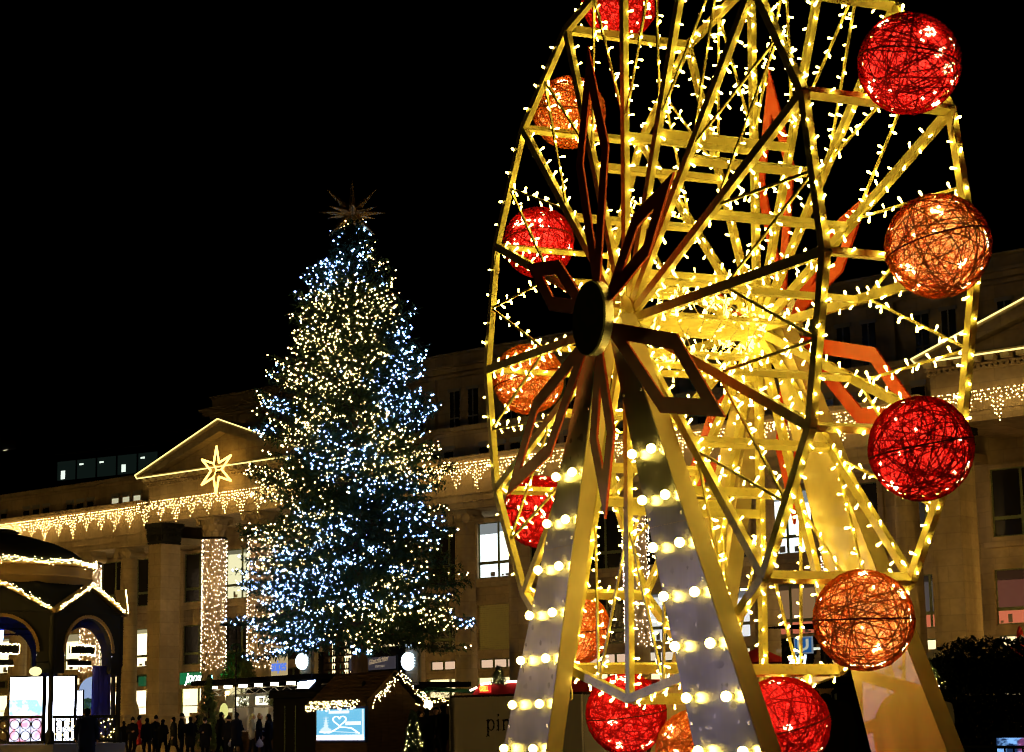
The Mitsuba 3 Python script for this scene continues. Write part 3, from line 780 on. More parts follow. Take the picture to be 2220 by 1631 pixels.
for k in range(8):
    fr = pframe(k)
    arch = Polygon([(-HS, 3.2), (-HS, 5.3), (0, 6.25), (HS, 5.3), (HS, 3.2)])
    hole = Point(0, 3.95).buffer(1.22, 24).union(sbox(-1.22, 3.1, 1.22, 3.95))
    g = obj('gable', MB().prism(fr, arch.difference(hole), AP8 - .1, AP8 + .1), 'm_iron', pav)
    obj('gable_coping', MB().prism(fr, Polygon([(-HS - .1, 5.3), (0, 6.28), (HS + .1, 5.3), (HS + .1, 5.42), (0, 6.42), (-HS - .1, 5.42)]), AP8 - .1, AP8 + .28), 'm_bronze', g)
    obj('arch_moulding', MB().prism(fr, Point(0, 3.95).buffer(1.34, 24).difference(Point(0, 3.95).buffer(1.225, 24)).intersection(sbox(-2, 3.95, 2, 6)), AP8 + .102, AP8 + .16), 'm_bronze', g)
    p = pv(k, HS, AP8, 0)
    obj('post', MB().lathe(p, [(.16, .72), (.16, 1.1), (.09, 1.2), (.08, 3.4), (.14, 3.5), (.14, 5.3)], 12), 'm_iron', pav, 40)
    rail = obj('railing', MB().box(fr, -HS + .17, HS - .17, AP8 - .04, AP8 + .04, 1.62, 1.72).box(fr, -HS + .17, HS - .17, AP8 - .03, AP8 + .03, .76, .84), 'm_iron', pav)
    m = MB()
    for q in range(9):
        x = -1.48 + q * .37
        m.bar(pv(k, x, AP8, .84), pv(k, x, AP8, 1.62), .035, .03, fr[1])
        if q < 8:
            for zz in (1.03, 1.42):
                t = np.linspace(0, 2 * np.pi, 13); c = np.array([x + .185, zz])
                m.tube([pv(k, c[0] + .16 * math.cos(u), AP8, c[1] + .17 * math.sin(u)) for u in t], .018, 4, False)
    obj('lattice', m, 'm_iron', rail, kind='stuff')
# a sign board with a lit border hangs in two arches
for k, which in ((0, 'front arch of the pavilion'), (1, 'right hand arch of the pavilion')):
    bd = thing('sign_board', f'dark board edged with little lights hanging in the {which}', 'sign'); fr = pframe(k)
    obj('board', MB().box(fr, -.62, .62, 4.0, 4.08, 3.92, 4.2), 'm_black', bd); obj('lower_board', MB().box(fr, -.7, .45, 4.0, 4.08, 3.5, 3.68), 'm_black', bd)
    P = []
    for t in np.arange(0, 1, 1 / 46):
        P += [pv(k, -.64 + 1.28 * t, 4.10, 4.22 + rng.normal(0, .02)), pv(k, -.64 + 1.28 * t, 4.10, 3.88 + rng.normal(0, .02)), pv(k, -.72 + 1.2 * t, 4.10, 3.47)]
    for t in np.arange(0, 1, .09): P += [pv(k, -.65, 4.10, 3.9 + .3 * t), pv(k, .65, 4.10, 3.9 + .3 * t)]
    obj('bulb', dots(P, .022), 'm_bulb', bd, emit=(11, 9, 4), kind='stuff')
# fairy lights on the pavilion
sl = thing('string_light', 'warm fairy lights round the drum of the pavilion roof', 'string lights'); P = []
for a in np.linspace(0, 2 * np.pi, 420, endpoint=False):
    for _ in range(2): P.append(PAVC + np.array([3.45 * math.cos(a), 3.45 * math.sin(a), 7.28 + .05 * math.sin(9 * a) + rng.normal(0, .055)]))
obj('bulb', dots(P, .024), 'm_bulb', sl, emit=(13, 10, 3.6), weight=.15, kind='stuff')
sl = thing('string_light', 'warm fairy lights along the pointed gables of the pavilion', 'string lights'); P = []
for k in range(8):
    for t in np.linspace(-1, 1, 66):
        if .93 < abs(t): continue
        for _ in range(2): P.append(pv(k, t * (HS + .1), AP8 + .31, 6.40 - abs(t) * 1.0 + rng.normal(0, .05)))
obj('bulb', dots(P, .024), 'm_bulb', sl, emit=(13, 10, 3.6), weight=.15, kind='stuff')
sl = thing('string_light', 'pale little lights round the arches of the pavilion', 'string lights'); P = []
for k in range(8):
    for t in np.linspace(-.1, math.pi + .1, 26): P.append(pv(k, 1.24 * math.cos(t), AP8 + .12, 3.95 + 1.24 * math.sin(t)))
obj('bulb', dots(P, .018), 'm_bulb', sl, emit=(1.6, 1.7, 1.9), kind='stuff')
sl = thing('string_light', 'warm fairy lights draped over the pavilion railing and base', 'string lights'); P = []
for k in range(8):
    for _ in range(26): P.append(pv(k, rng.uniform(-HS, HS), AP8 + .1, .72 - rng.uniform(0, .3)))
    if k != 0:
        for _ in range(46): P.append(pv(k, rng.uniform(-HS * .9, HS * .9), AP8 + .06, rng.uniform(.85, 1.6)))
obj('bulb', dots(P, .026), 'm_bulb', sl, emit=(11, 8.5, 2.8), kind='stuff')


def f_screen(p, n, uv):
    z = p.z
    g = mikit.fbm(p.x * 5, z * 5, 3.0, 3)
    low = mikit.mix(mi.Color3f(.55, 1.0, 1.6), mi.Color3f(1.5, 1.7, 1.9), mikit.smoothstep(.4, .6, g))
    mid = mikit.mix(mi.Color3f(3.2, 2.3, 1.3), mi.Color3f(3.4, 3.2, 2.8), mikit.smoothstep(2.35, 2.8, z))
    pinkc = mikit.mix(mi.Color3f(1.7, .55, .8), mi.Color3f(1.3, 1.4, 1.9), mikit.smoothstep(.35, .65, g))
    c = dr.select(z > 2.3, mid, dr.select(z > 1.75, low, pinkc))
    return c


for i, (x0, x1, face, label) in enumerate(((20, 91, 0, 'bright stage screen with a pink picture inside the pavilion'), (99, 160, 0, 'glaring white stage screen inside the pavilion, right of the pink one'))):
    s = thing('stage_screen', label, 'screen')
    A, Bq = at(x0, 1545, 71.6), at(x1, 1545, 71.6); fr = (A * [1, 1, 0], unit((Bq - A) * [1, 1, 0]), np.cross(ZUP, unit((Bq - A) * [1, 1, 0])), ZUP); L = np.linalg.norm((Bq - A)[:2])
    obj('cabinet', MB().box(fr, -.04, L + .04, .03, .3, .74, 3.16), 'm_black', s)
    picture('picture', fr, 0, L, 0.02, .8, 3.12, s, mikit.proc(f_screen) if i == 0 else rgb(3.3, 3.7, 4.3), .3)
s = thing('stage_screen', 'lower white screen beside the glaring one inside the pavilion', 'screen')
A = at(160, 1545, 71.9) * [1, 1, 0]; obj('picture', MB().box((A, np.array([1., 0, 0]), np.array([0, 1., 0]), ZUP), 0, .3, 0, .06, 1.3, 2.6), 'm_bulb', s, emit=(3, 3.2, 3.6)); obj('cabinet', MB().box((A, np.array([1., 0, 0]), np.array([0, 1., 0]), ZUP), -.02, .32, .063, .2, .74, 2.64), 'm_black', s)
sl = thing('stage_lamp', 'row of small blue stage lamps under the pavilion ceiling', 'lamp'); m = MB()
for q in range(8): a = FACE + q * math.pi / 4; m.lathe(PAVC + np.array([2.2 * math.cos(a), 2.2 * math.sin(a), 4.6]), [(.08, 0), (.1, .2)], 10)
obj('lens', m, 'm_bulb', sl, emit=(3.0, 6.0, 70.0), weight=1.0, kind='stuff'); obj('truss_ring', MB().tube([PAVC + np.array([2.2 * math.cos(u), 2.2 * math.sin(u), 4.86]) for u in np.linspace(0, 2 * np.pi, 33)], .04, 6, False), 'm_black', sl)
dp = thing('drape', 'deep blue lit cloth drape at the right post of the pavilion', 'drape'); m = MB()
for q in range(7): m.lathe(pv(1, HS - .15 - .13 * q, AP8 - .35 - .03 * (q % 2), 0), [(.085, 1.0), (.08, 2.2), (.07, 3.5)], 8)
obj('cloth', m, 'm_drape', dp, True, kind='stuff')
s = thing('round_sign', 'pale blue round sign behind the right pavilion arch', 'sign'); c = at(205, 1500, 80); obj('disc', MB().lathe(c, [(.62, 0), (.62, .08)], 32, np.array([0, -1., 0])), 'm_bulb', s, emit=(.28, .38, .6)); obj('pole', MB().tube([c * [1, 1, 0], c - ZUP * .6], .05, 8), 'm_black', s)
s = thing('parasol', 'half folded teal parasol behind the right pavilion arch', 'parasol'); c = at(190, 1535, 79); obj('canopy', MB().lathe(c, [(1.0, -.05), (.7, .2), (.05, .38)], 12), 'm_teal', s); obj('pole', MB().tube([c * [1, 1, 0], c + ZUP * .4], .03, 8), 'm_black', s)
lp = thing('lamp', 'round cream lamp globe hung beside the pavilion post', 'lamp'); c = pv(0, HS - .55, AP8 + .35, 3.25)
sp = trimesh.creation.icosphere(2, .20); obj('globe', (np.asarray(sp.vertices) * [1.1, 1, .8] + c, np.asarray(sp.faces)), 'm_bulb', lp, True, emit=(1.6, 1.35, .55)); obj('arm', MB().tube([c + ZUP * .15, c + ZUP * .3, pv(0, HS, AP8 + .05, 3.6)], .02, 6), 'm_black', lp)

# ---------------------------------------------------------------- stalls
X1, Y1 = np.array([1., 0, 0]), np.array([0, 1., 0])
def frame_px(xa, xb, Ya, Yb):
    """A level frame whose x axis runs from the ground under pixel xa (depth Ya) to that under xb (depth Yb); returns it and the length."""
    A, B = at(xa, 1600, Ya) * [1, 1, 0], at(xb, 1600, Yb) * [1, 1, 0]; x = unit(B - A)
    return (A, x, np.cross(ZUP, x), ZUP), np.linalg.norm(B - A)


def wp_on(fr, px, y=0.0):
    """The height and x in the frame's plane y at the photo's pixel."""
    d = at(px[0], px[1], 1.0) - EYE; n = fr[2]; k = ((fr[0] + n * y - EYE) @ n) / (d @ n); P = EYE + d * k - fr[0]
    return P @ fr[1], P[2]


def fringe(fr, pts, y, n, drop, label, emit=(12, 9.2, 3.4), r=.019):
    """Short hanging strings of warm bulbs along a polyline given in the frame's (x, z)."""
    s = thing('string_light', label, 'string lights'); P = []
    for (xa, za), (xb, zb) in zip(pts, pts[1:]):
        L = math.hypot(xb - xa, zb - za)
        for _ in range(max(3, int(n * L))):
            t = rng.random(); P.append(fr[0] + fr[1] * (xa + (xb - xa) * t) + fr[2] * (y + rng.normal(0, .02)) + ZUP * (za + (zb - za) * t - drop * rng.random() ** 1.3))
    obj('bulb', dots(P, r * rng.uniform(.75, 1.25, len(P))), 'm_bulb', s, emit=emit, weight=.12, kind='stuff')
    cm = MB().tube([fr[0] + fr[1] * x + fr[2] * y + ZUP * z for x, z in pts], .008, 4); obj('cable', cm, 'm_black', s)


# the dark clad kiosk with lit front
fr, L = frame_px(462, 712, 88, 79)
k = thing('kiosk', 'dark slatted sales kiosk with bright front and flat garland roof', 'kiosk')
obj('back_wall', MB().box(fr, 0, L, 1.6, 3.2, 0, 3.0), 'm_dark', k)
obj('roof', MB().box(fr, -.45, L + .2, -.9, 3.4, 3.06, 3.26), 'm_black', k)
for q in range(26):
    zz = .75 + q * .088
    for xa, xb in ((.0, .95), (2.45, 2.95), (L - 1.2, L)): obj('wall_slat', MB().box(fr, xa, xb, 1.52, 1.598, zz, zz + .075), 'm_dark', k)
obj('counter', MB().box(fr, .05, L - .05, -.1, .55, 0, 1.02), 'm_wood', k); obj('counter_top', MB().box(fr, -.02, L, -.2, .6, 1.023, 1.08), 'm_white', k)
obj('fascia', MB().box(fr, 0, L, .6, .66, 2.05, 2.62), 'm_grey', k)
obj('truss', MB().box(fr, 0, L, -.05, .0, 2.84, 2.88).box(fr, 0, L, -.05, .0, 2.60, 2.64), 'm_grey', k)
m = MB()
for q in range(18): m.bar(fr[0] + fr[1] * (q * L / 18) - fr[2] * .02 + ZUP * (2.64 if q % 2 else 2.84), fr[0] + fr[1] * ((q + 1) * L / 18) - fr[2] * .02 + ZUP * (2.84 if q % 2 else 2.64), .025, .02, fr[2])
obj('truss_web', m, 'm_grey', k)
for q in range(7): obj('lamp', MB().box(fr, .3 + q * L / 7.2, .3 + q * L / 7.2 + .42, -.35, -.15, 2.90, 3.02), 'm_bulb', k, emit=(9.0, 8.0, 5.0), weight=.5)
for xa, xb, e in ((.95, 2.4, (1.5, 1.1, .55)), (3.05, 4.4, (2.4, 2.1, 1.2))):
    w = grp('window', k)
    for x in (xa - .06, xb): obj('jamb', MB().box(fr, x, x + .06, .5, 1.6, 1.083, 2.05), 'm_white', w)
    obj('lit_back', MB().box(fr, xa, xb, 1.55, 1.597, 1.09, 2.04), 'm_bulb', w, emit=e)
    for q in range(9): obj('goods', MB().box(fr, xa + .1 + q * .14, xa + .2 + q * .14, 1.2, 1.5, 1.1 + .0 * q, 1.25 + .5 * rng.random()), ('m_bronze', 'm_wood', 'm_white', 'm_red')[q % 4], w)
for q in range(5): obj('shelf_light', MB().box(fr, 2.3, 2.75, -.26, -.205, .35 + q * .15, .43 + q * .15), 'm_bulb', k, emit=(2.6, 2.1, 1.0))
for xa, xb in ((1.1, 2.3), (3.1, 4.3)): obj('lit_sign', MB().box(fr, xa, xb, .55, .597, 2.15, 2.52), 'm_bulb', k, emit=(2.6, 2.4, 1.6))
obj('sign_lettering', MB().add(*(lambda v, f: (fr[0] + fr[1] * (3.5 + v[:, :1]) - fr[2] * (v[:, 2:] - .545) + ZUP * (2.24 + v[:, 1:2]), f))(*sign_text('III', .2))), 'm_black', k)
for x, z, r in ((2.6, 2.35, .26), (5.3, 2.4, .34)):
    h = thing('hanging_plant', 'leafy yellow green plant ball hung %s of the kiosk front' % ('in the middle' if x < 3 else 'at the right end'), 'plant'); g = np.random.default_rng(int(x * 10))
    D = g.normal(0, 1, (420, 3)); D /= np.linalg.norm(D, axis=1, keepdims=True); P = fr[0] + fr[1] * x + fr[2] * .2 + ZUP * z + D * r * g.uniform(.5, 1, (420, 1))
    leaf = (np.array([[-.03, 0, 0], [.03, 0, 0], [0, .02, .11]]), np.array([[0, 1, 2]])); obj('leaves', scatter(*leaf, P, D + g.normal(0, .5, (420, 3)), 1.0), 'm_leaf_light', h, kind='stuff'); obj('hook', MB().tube([fr[0] + fr[1] * x + fr[2] * .2 + ZUP * (z + r * .7), fr[0] + fr[1] * x + fr[2] * .2 + ZUP * 2.84], .012, 5), 'm_black', h)
yo = thing('lantern', 'yellow oval lantern hung at the left of the kiosk window', 'lantern'); c = fr[0] + fr[1] * .88 + fr[2] * .1 + ZUP * 1.95; obj('shade', MB().lathe(c, [(.05, -.34), (.17, -.22), (.2, 0), (.15, .2), (.05, .32)], 16), 'm_bulb', yo, 60, emit=(.75, .72, .22)); obj('cord', MB().tube([c + ZUP * .3, c + ZUP * .65], .008, 4), 'm_black', yo)
# floodlight at the kiosk's right end
fl = thing('floodlight', 'glaring blue white floodlight box at the right end of the kiosk roof', 'lamp'); c = fr[0] + fr[1] * (L - .25) - fr[2] * .9
F = (c, fr[1], fr[2], ZUP); obj('housing', MB().box(F, -.75, .85, .03, .25, 2.55, 3.03), 'm_black', fl); obj('lens', MB().prism(F, Polygon([(-.7, 2.58), (.1, 2.62), (.75, 2.93), (.8, 3.0), (-.7, 2.95)]), 0, .028), 'm_bulb', fl, emit=(12, 18, 34.0), weight=.3)

# the upper storey behind: two grey posts with round lamps, lit shelves and a poster
up = thing('bar_terrace', 'dark terrace bar over the stalls with lit bottle shelves', 'bar')
fr, L = frame_px(588, 912, 90, 80)
obj('deck', MB().box(fr, 0, L, 0, 2.5, 2.7, 2.9), 'm_black', up); xb0, _ = wp_on(fr, (690, 1400), .8); xb1, zb1 = wp_on(fr, (893, 1398), .8); obj('back', MB().box(fr, xb0, xb1, .8, .9, 2.9, zb1), 'm_dark', up)
for q in (0, L - .1): obj('support', MB().box(fr, q, q + .1, .1, .2, 0, 2.7), 'm_black', up)
x0, _ = wp_on(fr, (690, 1400)); x1, _ = wp_on(fr, (758, 1400))
sh = grp('shelf_case', up)
for x in (x0 - .08, x1, x0 + .95): obj('upright', MB().box(fr, x, x + .08, .3, .697, 3.0, 4.9), 'm_wood', sh)
obj('lit_back', MB().box(fr, x0, x1, .7, .75, 3.0, 4.9), 'm_bulb', sh, emit=(2.2, 1.75, .9))
for q in range(6):
    zz = 3.05 + q * .3
    obj('shelf', MB().box(fr, x0, x1, .32, .69, zz - .05, zz), 'm_wood', sh)
    for j in range(14): obj('bottle', MB().lathe(fr[0] + fr[1] * (x0 + .07 + j * (x1 - x0 - .14) / 13.2) + fr[2] * .5 + ZUP * zz, [(.032, 0), (.032, .13), (.012, .17), (.012, .21)], 7), ('m_bronze', 'm_teal', 'm_wood')[(j + q) % 3], sh)
for px, lab in ((656, 'left of the lit bottle shelves'), (886, 'right of the dark poster under the tree')):
    r = thing('round_lamp', f'big glowing white disc lamp on slatted panel {lab}', 'lamp'); xc, zc = wp_on(fr, (px, 1434), -.2)
    F = (fr[0] + fr[1] * xc, fr[1], fr[2], ZUP); hw = .46
    for q in range(17): obj('slat', MB().box(F, -hw, hw, -.06, 0, zc - .95 + q * .11, zc - .95 + q * .11 + .085), 'm_grey', r)
    obj('panel', MB().box(F, -hw - .04, hw + .04, .003, .08, zc - 1.0, zc + 1.0), 'm_grey', r)
    sp = trimesh.creation.icosphere(3, 1.0); obj('disc', (np.asarray(sp.vertices) * [.30, .1, .37] + F[0] - F[2] * .22 + ZUP * zc, np.asarray(sp.faces)), 'm_bulb', r, True, emit=(2.2, 2.9, 3.3), weight=.25)
    if px > 800: sp = trimesh.creation.icosphere(2, .16); obj('small_disc', (np.asarray(sp.vertices) + F[0] - F[2] * .22 + ZUP * (zc + .72), np.asarray(sp.faces)), 'm_bulb', r, True, emit=(1.2, 1.7, 2.2))
po = thing('poster', 'dark poster with candle glow and gold script above the stall ridge', 'poster')
x0, z0 = wp_on(fr, (757, 1456), -.3); x1, z1 = wp_on(fr, (859, 1422), -.3)


def f_poster(p, n, uv):
    d = mi.Vector3f(p.x - float(fr[0][0]), p.y - float(fr[0][1]), p.z)
    u = (d.x * float(fr[1][0]) + d.y * float(fr[1][1]) - float(x0)) / float(x1 - x0); v = (p.z - float(z0)) / float(z1 - z0)
    g = mikit.fbm(u * 14, v * 7, 1.0, 3)
    glow = dr.exp(-(dr.square((u - .3) / .16) + dr.square(v / .35))) * (.5 + g) + .9 * dr.exp(-(dr.square((u - .8) / .05) + dr.square(v / .12))) + 1.1 * dr.exp(-dr.square((u - .165) / .018)) * dr.select(v < .55, 1.0, 0.0) * dr.select(v > .1, 1.0, 0.0)
    return mi.Color3f(.030, .027, .036) + mi.Color3f(.55, .26, .13) * glow


picture('sheet', fr, x0, x1, -.3, z0, z1, po, mikit.proc(f_poster)); obj('backing', MB().box(fr, x0, x1, -.297, -.26, z0, z1), 'm_black', po); obj('frame', MB().box(fr, x0 - .05, x0 - .003, -.32, -.24, z0 - .05, z1 + .05).box(fr, x1 + .003, x1 + .05, -.32, -.24, z0 - .05, z1 + .05).box(fr, x0 - .05, x1 + .05, -.32, -.24, z0 - .1, z0 - .053), 'm_black', po)
v, f = sign_text('Glanzlichter', .2, .35, False); v[:, 0] *= .86 * (x1 - x0) * .5 / max(v[:, 0]); obj('lettering', MB().add(fr[0] + fr[1] * (x0 + (x1 - x0) * .42 + v[:, :1]) - fr[2] * (.303 + v[:, 2:] * .3) + ZUP * (z0 + (z1 - z0) * .42 + v[:, 1:2] + .09 * v[:, :1]), f), 'm_bulb', po, emit=(.42, .30, .17))
v, f = sign_text('STUTTGART', .09, 0, False); obj('small_lettering', MB().add(fr[0] + fr[1] * (x0 + (x1 - x0) * .56 + v[:, :1]) - fr[2] * (.303 + v[:, 2:] * .3) + ZUP * (z0 + (z1 - z0) * .18 + v[:, 1:2]), f), 'm_bulb', po, emit=(.28, .22, .16))
sn = thing('shop_sign', 'blue lit shop lettering half behind the low tree branches', 'sign')
v, f = sign_text('snipes', .42, .15); xs, zs = wp_on(fr, (588, 1455), -.1)
obj('lettering', MB().add(fr[0] + fr[1] * (xs + v[:, :1] * .78) - fr[2] * (.1 + v[:, 2:]) + ZUP * (zs + v[:, 1:2]), f), 'm_bulb', sn, emit=(.10, .22, .85)); obj('backing', MB().box(fr, xs - .1, xs + 1.35, -.05, 0, zs - .35, zs + 1.1), 'm_bulb', sn, emit=(.45, .34, .16))

# the gabled stall with the map screen
fr, L = frame_px(684, 797, 61.5, 58.0)
st = thing('market_stall', 'dark wooden market stall with blue map screen and lit gable', 'market stall')
xe, ze = wp_on(fr, (797, 1513)); ze = 1.98
GB = at(902, 1600, 60.5) * [1, 1, 0]; A0, B0 = fr[0], fr[0] + fr[1] * L; gx = unit(GB - B0); GL = np.linalg.norm(GB - B0)
gfr = (B0, gx, np.cross(ZUP, gx), ZUP)
xr, zr = wp_on(gfr, (858, 1456))
for q in range(7):
    obj('wall_board', MB().box(fr, q * L / 7, (q + 1) * L / 7 - .012, 0, .05, 0, ze), 'm_wood', st)
for q in range(7):
    xa, xb = q * GL / 7, (q + 1) * GL / 7 - .012
    zt = lambda x: ze + (zr - ze) * (1 - abs(x - GL / 2) / (GL / 2)) - .08
    obj('gable_board', MB().prism(gfr, Polygon([(xa, 0), (xb, 0), (xb, zt(xb)), ((xa + xb) / 2, zt((xa + xb) / 2)), (xa, zt(xa))]), 0, .05), 'm_wood', st)
rid = B0 + gx * GL / 2 + ZUP * zr; back = A0 + gx * GL / 2 + ZUP * zr
ov = unit(B0 - A0) * .25
for q in range(9):                                         # roof boards, each lapped over the next
    t0, t1 = q / 9, (q + 1.12) / 9
    for e0, e1, lift in ((B0 + ZUP * ze - gx * .3 - ZUP * .16, A0 + ZUP * ze - gx * .3 - ZUP * .16, 0), (GB + ZUP * ze + gx * .3 - ZUP * .16, A0 + gx * GL + ZUP * ze + gx * .3 - ZUP * .16, 0)):
        p = [rid * (1 - t0) + e0 * t0 + ov, rid * (1 - t1) + e0 * t1 + ov, back * (1 - t1) + e1 * t1 - ov, back * (1 - t0) + e1 * t0 - ov]
        u = ZUP * (.02 + .012 * (9 - q) / 9)
        obj('roof_board', MB().add([p[0], p[1] + u, p[2] + u, p[3], p[0] + u, p[1] + u * 2, p[2] + u * 2, p[3] + u], BOXQ), 'm_wood', st)
obj('roof_lamp', MB().lathe(rid * .45 + (A0 * .5 + B0 * .5 + ZUP * ze) * .55 + ZUP * .12, [(.05, -.12), (.06, 0), (.03, .06)], 10), 'm_black', st)
fringe(fr, [(-.05, ze - .05), (L + .1, ze - .05)], -.34, 40, .30, 'warm fringe of lights along the eave above the map screen')
fringe(gfr, [(-.25, ze - .05), (GL / 2, zr + .02), (GL + .2, ze + .02)], -.32, 34, .28, 'warm fringe of lights along the gable of the screen stall')
sc = thing('map_screen', 'pale blue lit screen showing a heart line over a town', 'screen')
xa, za = wp_on(fr, (687, 1605), -.1); xb, zb = wp_on(fr, (790, 1536), -.1)
obj('housing', MB().box(fr, xa - .06, xb + .06, -.09, -.003, za - .06, zb + .06), 'm_darkblue', sc)
obj('picture', MB().box(fr, xa, xb, -.11, -.093, za, zb), 'm_bulb', sc, emit=(.16, .56, .84), weight=.3)
SW, SH = xb - xa, zb - za
def on_screen(shape, name, e, y=-.114):
    s = affinity.translate(affinity.scale(shape, SW, SH, origin=(0, 0)), xa, za)
    obj(name, MB().prism(fr, s, y - .003, y), 'm_bulb', sc, emit=e)
on_screen(sbox(0, 0, 1, .17), 'white_band', (1.5, 1.65, 1.7)); on_screen(sbox(.27, .86, .70, .955), 'title_box', (.95, 1.05, 1.1)); on_screen(sbox(.62, .48, .94, .60), 'caption_box', (.95, 1.05, 1.1)); on_screen(sbox(.96, .02, .995, .98), 'side_band', (.8, .95, 1.05))
t = np.linspace(0, 2 * np.pi, 60); hx, hz = 16 * np.sin(t) ** 3, 13 * np.cos(t) - 5 * np.cos(2 * t) - 2 * np.cos(3 * t) - np.cos(4 * t)
hh = LineString(np.stack([.5 + hx * .0085, .63 + hz * .0115], 1)).buffer(.017)
on_screen(unary_union([hh, LineString([(.08, .27), (.2, .25), (.33, .27), (.5, .42), (.62, .41), (.74, .39), (.82, .31), (.9, .22)]).buffer(.02)]), 'heart_line', (1.4, 1.6, 1.65), -.118)
on_screen(unary_union([Polygon([(.16, .42), (.26, .42), (.21, .8)])] + [sbox(.15, z, .27, z + .015) for z in (.48, .56, .64, .72)] + [Point(.2 + .07 * math.sin(q * 2), .3 + .03 * math.cos(q * 3)).buffer(.06) for q in range(5)] + [LineString([(.16, .30), (.85, .235)]).buffer(.012), Point(.85, .24).buffer(.035), Point(.2, .36).buffer(.08)]).difference(sbox(-1, -1, 2, .175)), 'town_sketch', (.75, .95, 1.02), -.116)

# dark cabin to the left of the screen stall
fr, L = frame_px(592, 690, 64, 62.5)
cb = thing('cabin', 'black cabin with two thin pale door edges left of the screen stall', 'cabin')
obj('wall', MB().box(fr, 0, L, 0, 2.6, 0, 2.1), 'm_black', cb); obj('roof', MB().add([fr[0] + fr[1] * x + fr[2] * y + ZUP * z for x, y, z in ((-.1, -.15, 2.1), (L + .5, -.15, 2.1), (L + .5, 2.8, 2.1), (-.1, 2.8, 2.1), (.0, -.15, 2.33), (L + .5, -.15, 2.24), (L + .5, 2.8, 2.5), (-.1, 2.8, 2.5))], BOXQ), 'm_black', cb)
for px in (618, 641): x, _ = wp_on(fr, (px, 1570)); obj('door_edge', MB().box(fr, x - .012, x + .012, -.02, -.003, .2, 1.85), 'm_greenframe', cb)

# second stall with garland roof
fr, L = frame_px(884, 995, 66, 66)
k2 = thing('market_stall', 'open market stall with green garland roof and warm inner light', 'market stall')
zt = wp_on(fr, (935, 1490))[1]; ze2 = wp_on(fr, (900, 1512))[1]
obj('roof', MB().prism(fr, Polygon([(-.1, ze2), (L * .42, zt), (L + .9, ze2 + .2), (L + .9, ze2 + .12), (L * .42, zt - .12), (-.1, ze2 - .1)]), -.4, 2.2), 'm_teal', k2)
obj('back', MB().box(fr, .1, L, 2.0, 2.1, 0, ze2), 'm_wood', k2)
for x in (.05, L - .1): obj('post', MB().box(fr, x, x + .09, -.2, -.11, 0, ze2), 'm_wood', k2)
obj('counter', MB().box(fr, .15, L - .15, -.1, .4, 0, 1.0), 'm_wood', k2)
obj('lamp', MB().lathe(fr[0] + fr[1] * L * .40 + fr[2] * .1 + ZUP * (ze2 - .26), [(.05, -.16), (.15, -.05), (.12, .1), (.04, .16)], 12), 'm_bulb', k2, emit=(13, 10.5, 5), weight=.3)
ga = thing('garland', 'dark fir garland along the edge of the open stall roof', 'garland'); g = np.random.default_rng(5); P = []
for t in g.random(900): x = -.15 + t * (L + .3); P.append(fr[0] + fr[1] * x - fr[2] * (.42 + g.normal(0, .04)) + ZUP * ((ze2 + (zt - ze2) * (1 - abs(x - L * .42) / (L * .58)) if x > 0 else ze2) - .08 + g.normal(0, .06)))
needle = (np.array([[-.012, 0, 0], [.012, 0, 0], [0, .01, .13]]), np.array([[0, 1, 2]])); obj('needles', scatter(*needle, P, g.normal(0, 1, (900, 3)), 1.0), 'm_leaf', ga, kind='stuff')
fringe(fr, [(.05, ze2 - .05), (L * .4, ze2 - .02), (L - .1, ze2 - .04)], -.3, 42, .28, 'warm lights hanging under the garland stall roof', (13, 9, 2.6))

# white delivery container with lettering, partly behind the left leg
fr, L = frame_px(979, 1262, 49, 46)
ct = thing('container', 'pale grey container wall with serif lettering behind the left leg', 'container'); zt = wp_on(fr, (1000, 1508))[1]
for q in range(3): obj('panel', MB().box(fr, q * L / 3, (q + 1) * L / 3 - .008, 0, .06, .25, zt - .05), 'm_white', ct)
obj('body', MB().box(fr, .0, L, .063, 2.3, .25, zt - .06), 'm_grey', ct); obj('top_rail', MB().box(fr, -.02, L + .02, -.02, 2.32, zt - .047, zt), 'm_wood', ct); obj('corner_post', MB().box(fr, -.05, -.003, -.03, .1, .25, zt - .05), 'm_grey', ct); obj('skid', MB().box(fr, .1, L - .1, .1, 2.2, 0, .247), 'm_black', ct)


def serif_pin():
    st = lambda x, z0, z1: sbox(x, z0, x + .13, z1)
    sf = lambda x, z, w=.33: sbox(x + .065 - w / 2, z, x + .065 + w / 2, z + .045)
    bowl = affinity.scale(Point(.36, .35).buffer(.36, 24), .86, 1.0).difference(affinity.scale(Point(.34, .35).buffer(.29, 24), .74, 1.0))
    p = unary_union([st(0, -.38, .7), bowl.intersection(sbox(.06, -1, 1, 1)), sf(0, -.38, .36), Polygon([(-.1, .62), (.13, .72), (.13, .6), (0, .6)])])
    i = unary_union([st(0, 0, .7), sf(0, 0, .36), Point(.07, .96).buffer(.09), Polygon([(-.1, .62), (.13, .72), (.13, .6), (0, .6)])])
    n = unary_union([st(0, 0, .7), sf(0, 0, .34), Polygon([(-.1, .62), (.13, .72), (.13, .6), (0, .6)]), st(.45, 0, .5), sf(.45, 0, .34), LineString([(.1, .56), (.22, .65), (.36, .66), (.48, .58), (.52, .45)]).buffer(.055)])
    return unary_union([p, affinity.translate(i, .93, 0), affinity.translate(n, 1.42, 0)])


xa, za = wp_on(fr, (1056, 1584), -.01); hz = wp_on(fr, (1056, 1560), -.01)[1] - za
obj('lettering', MB().prism(fr, affinity.translate(affinity.scale(serif_pin(), hz / .70, hz / .70, origin=(0, 0)), xa, za), -.006, -.003), 'm_dark', ct)

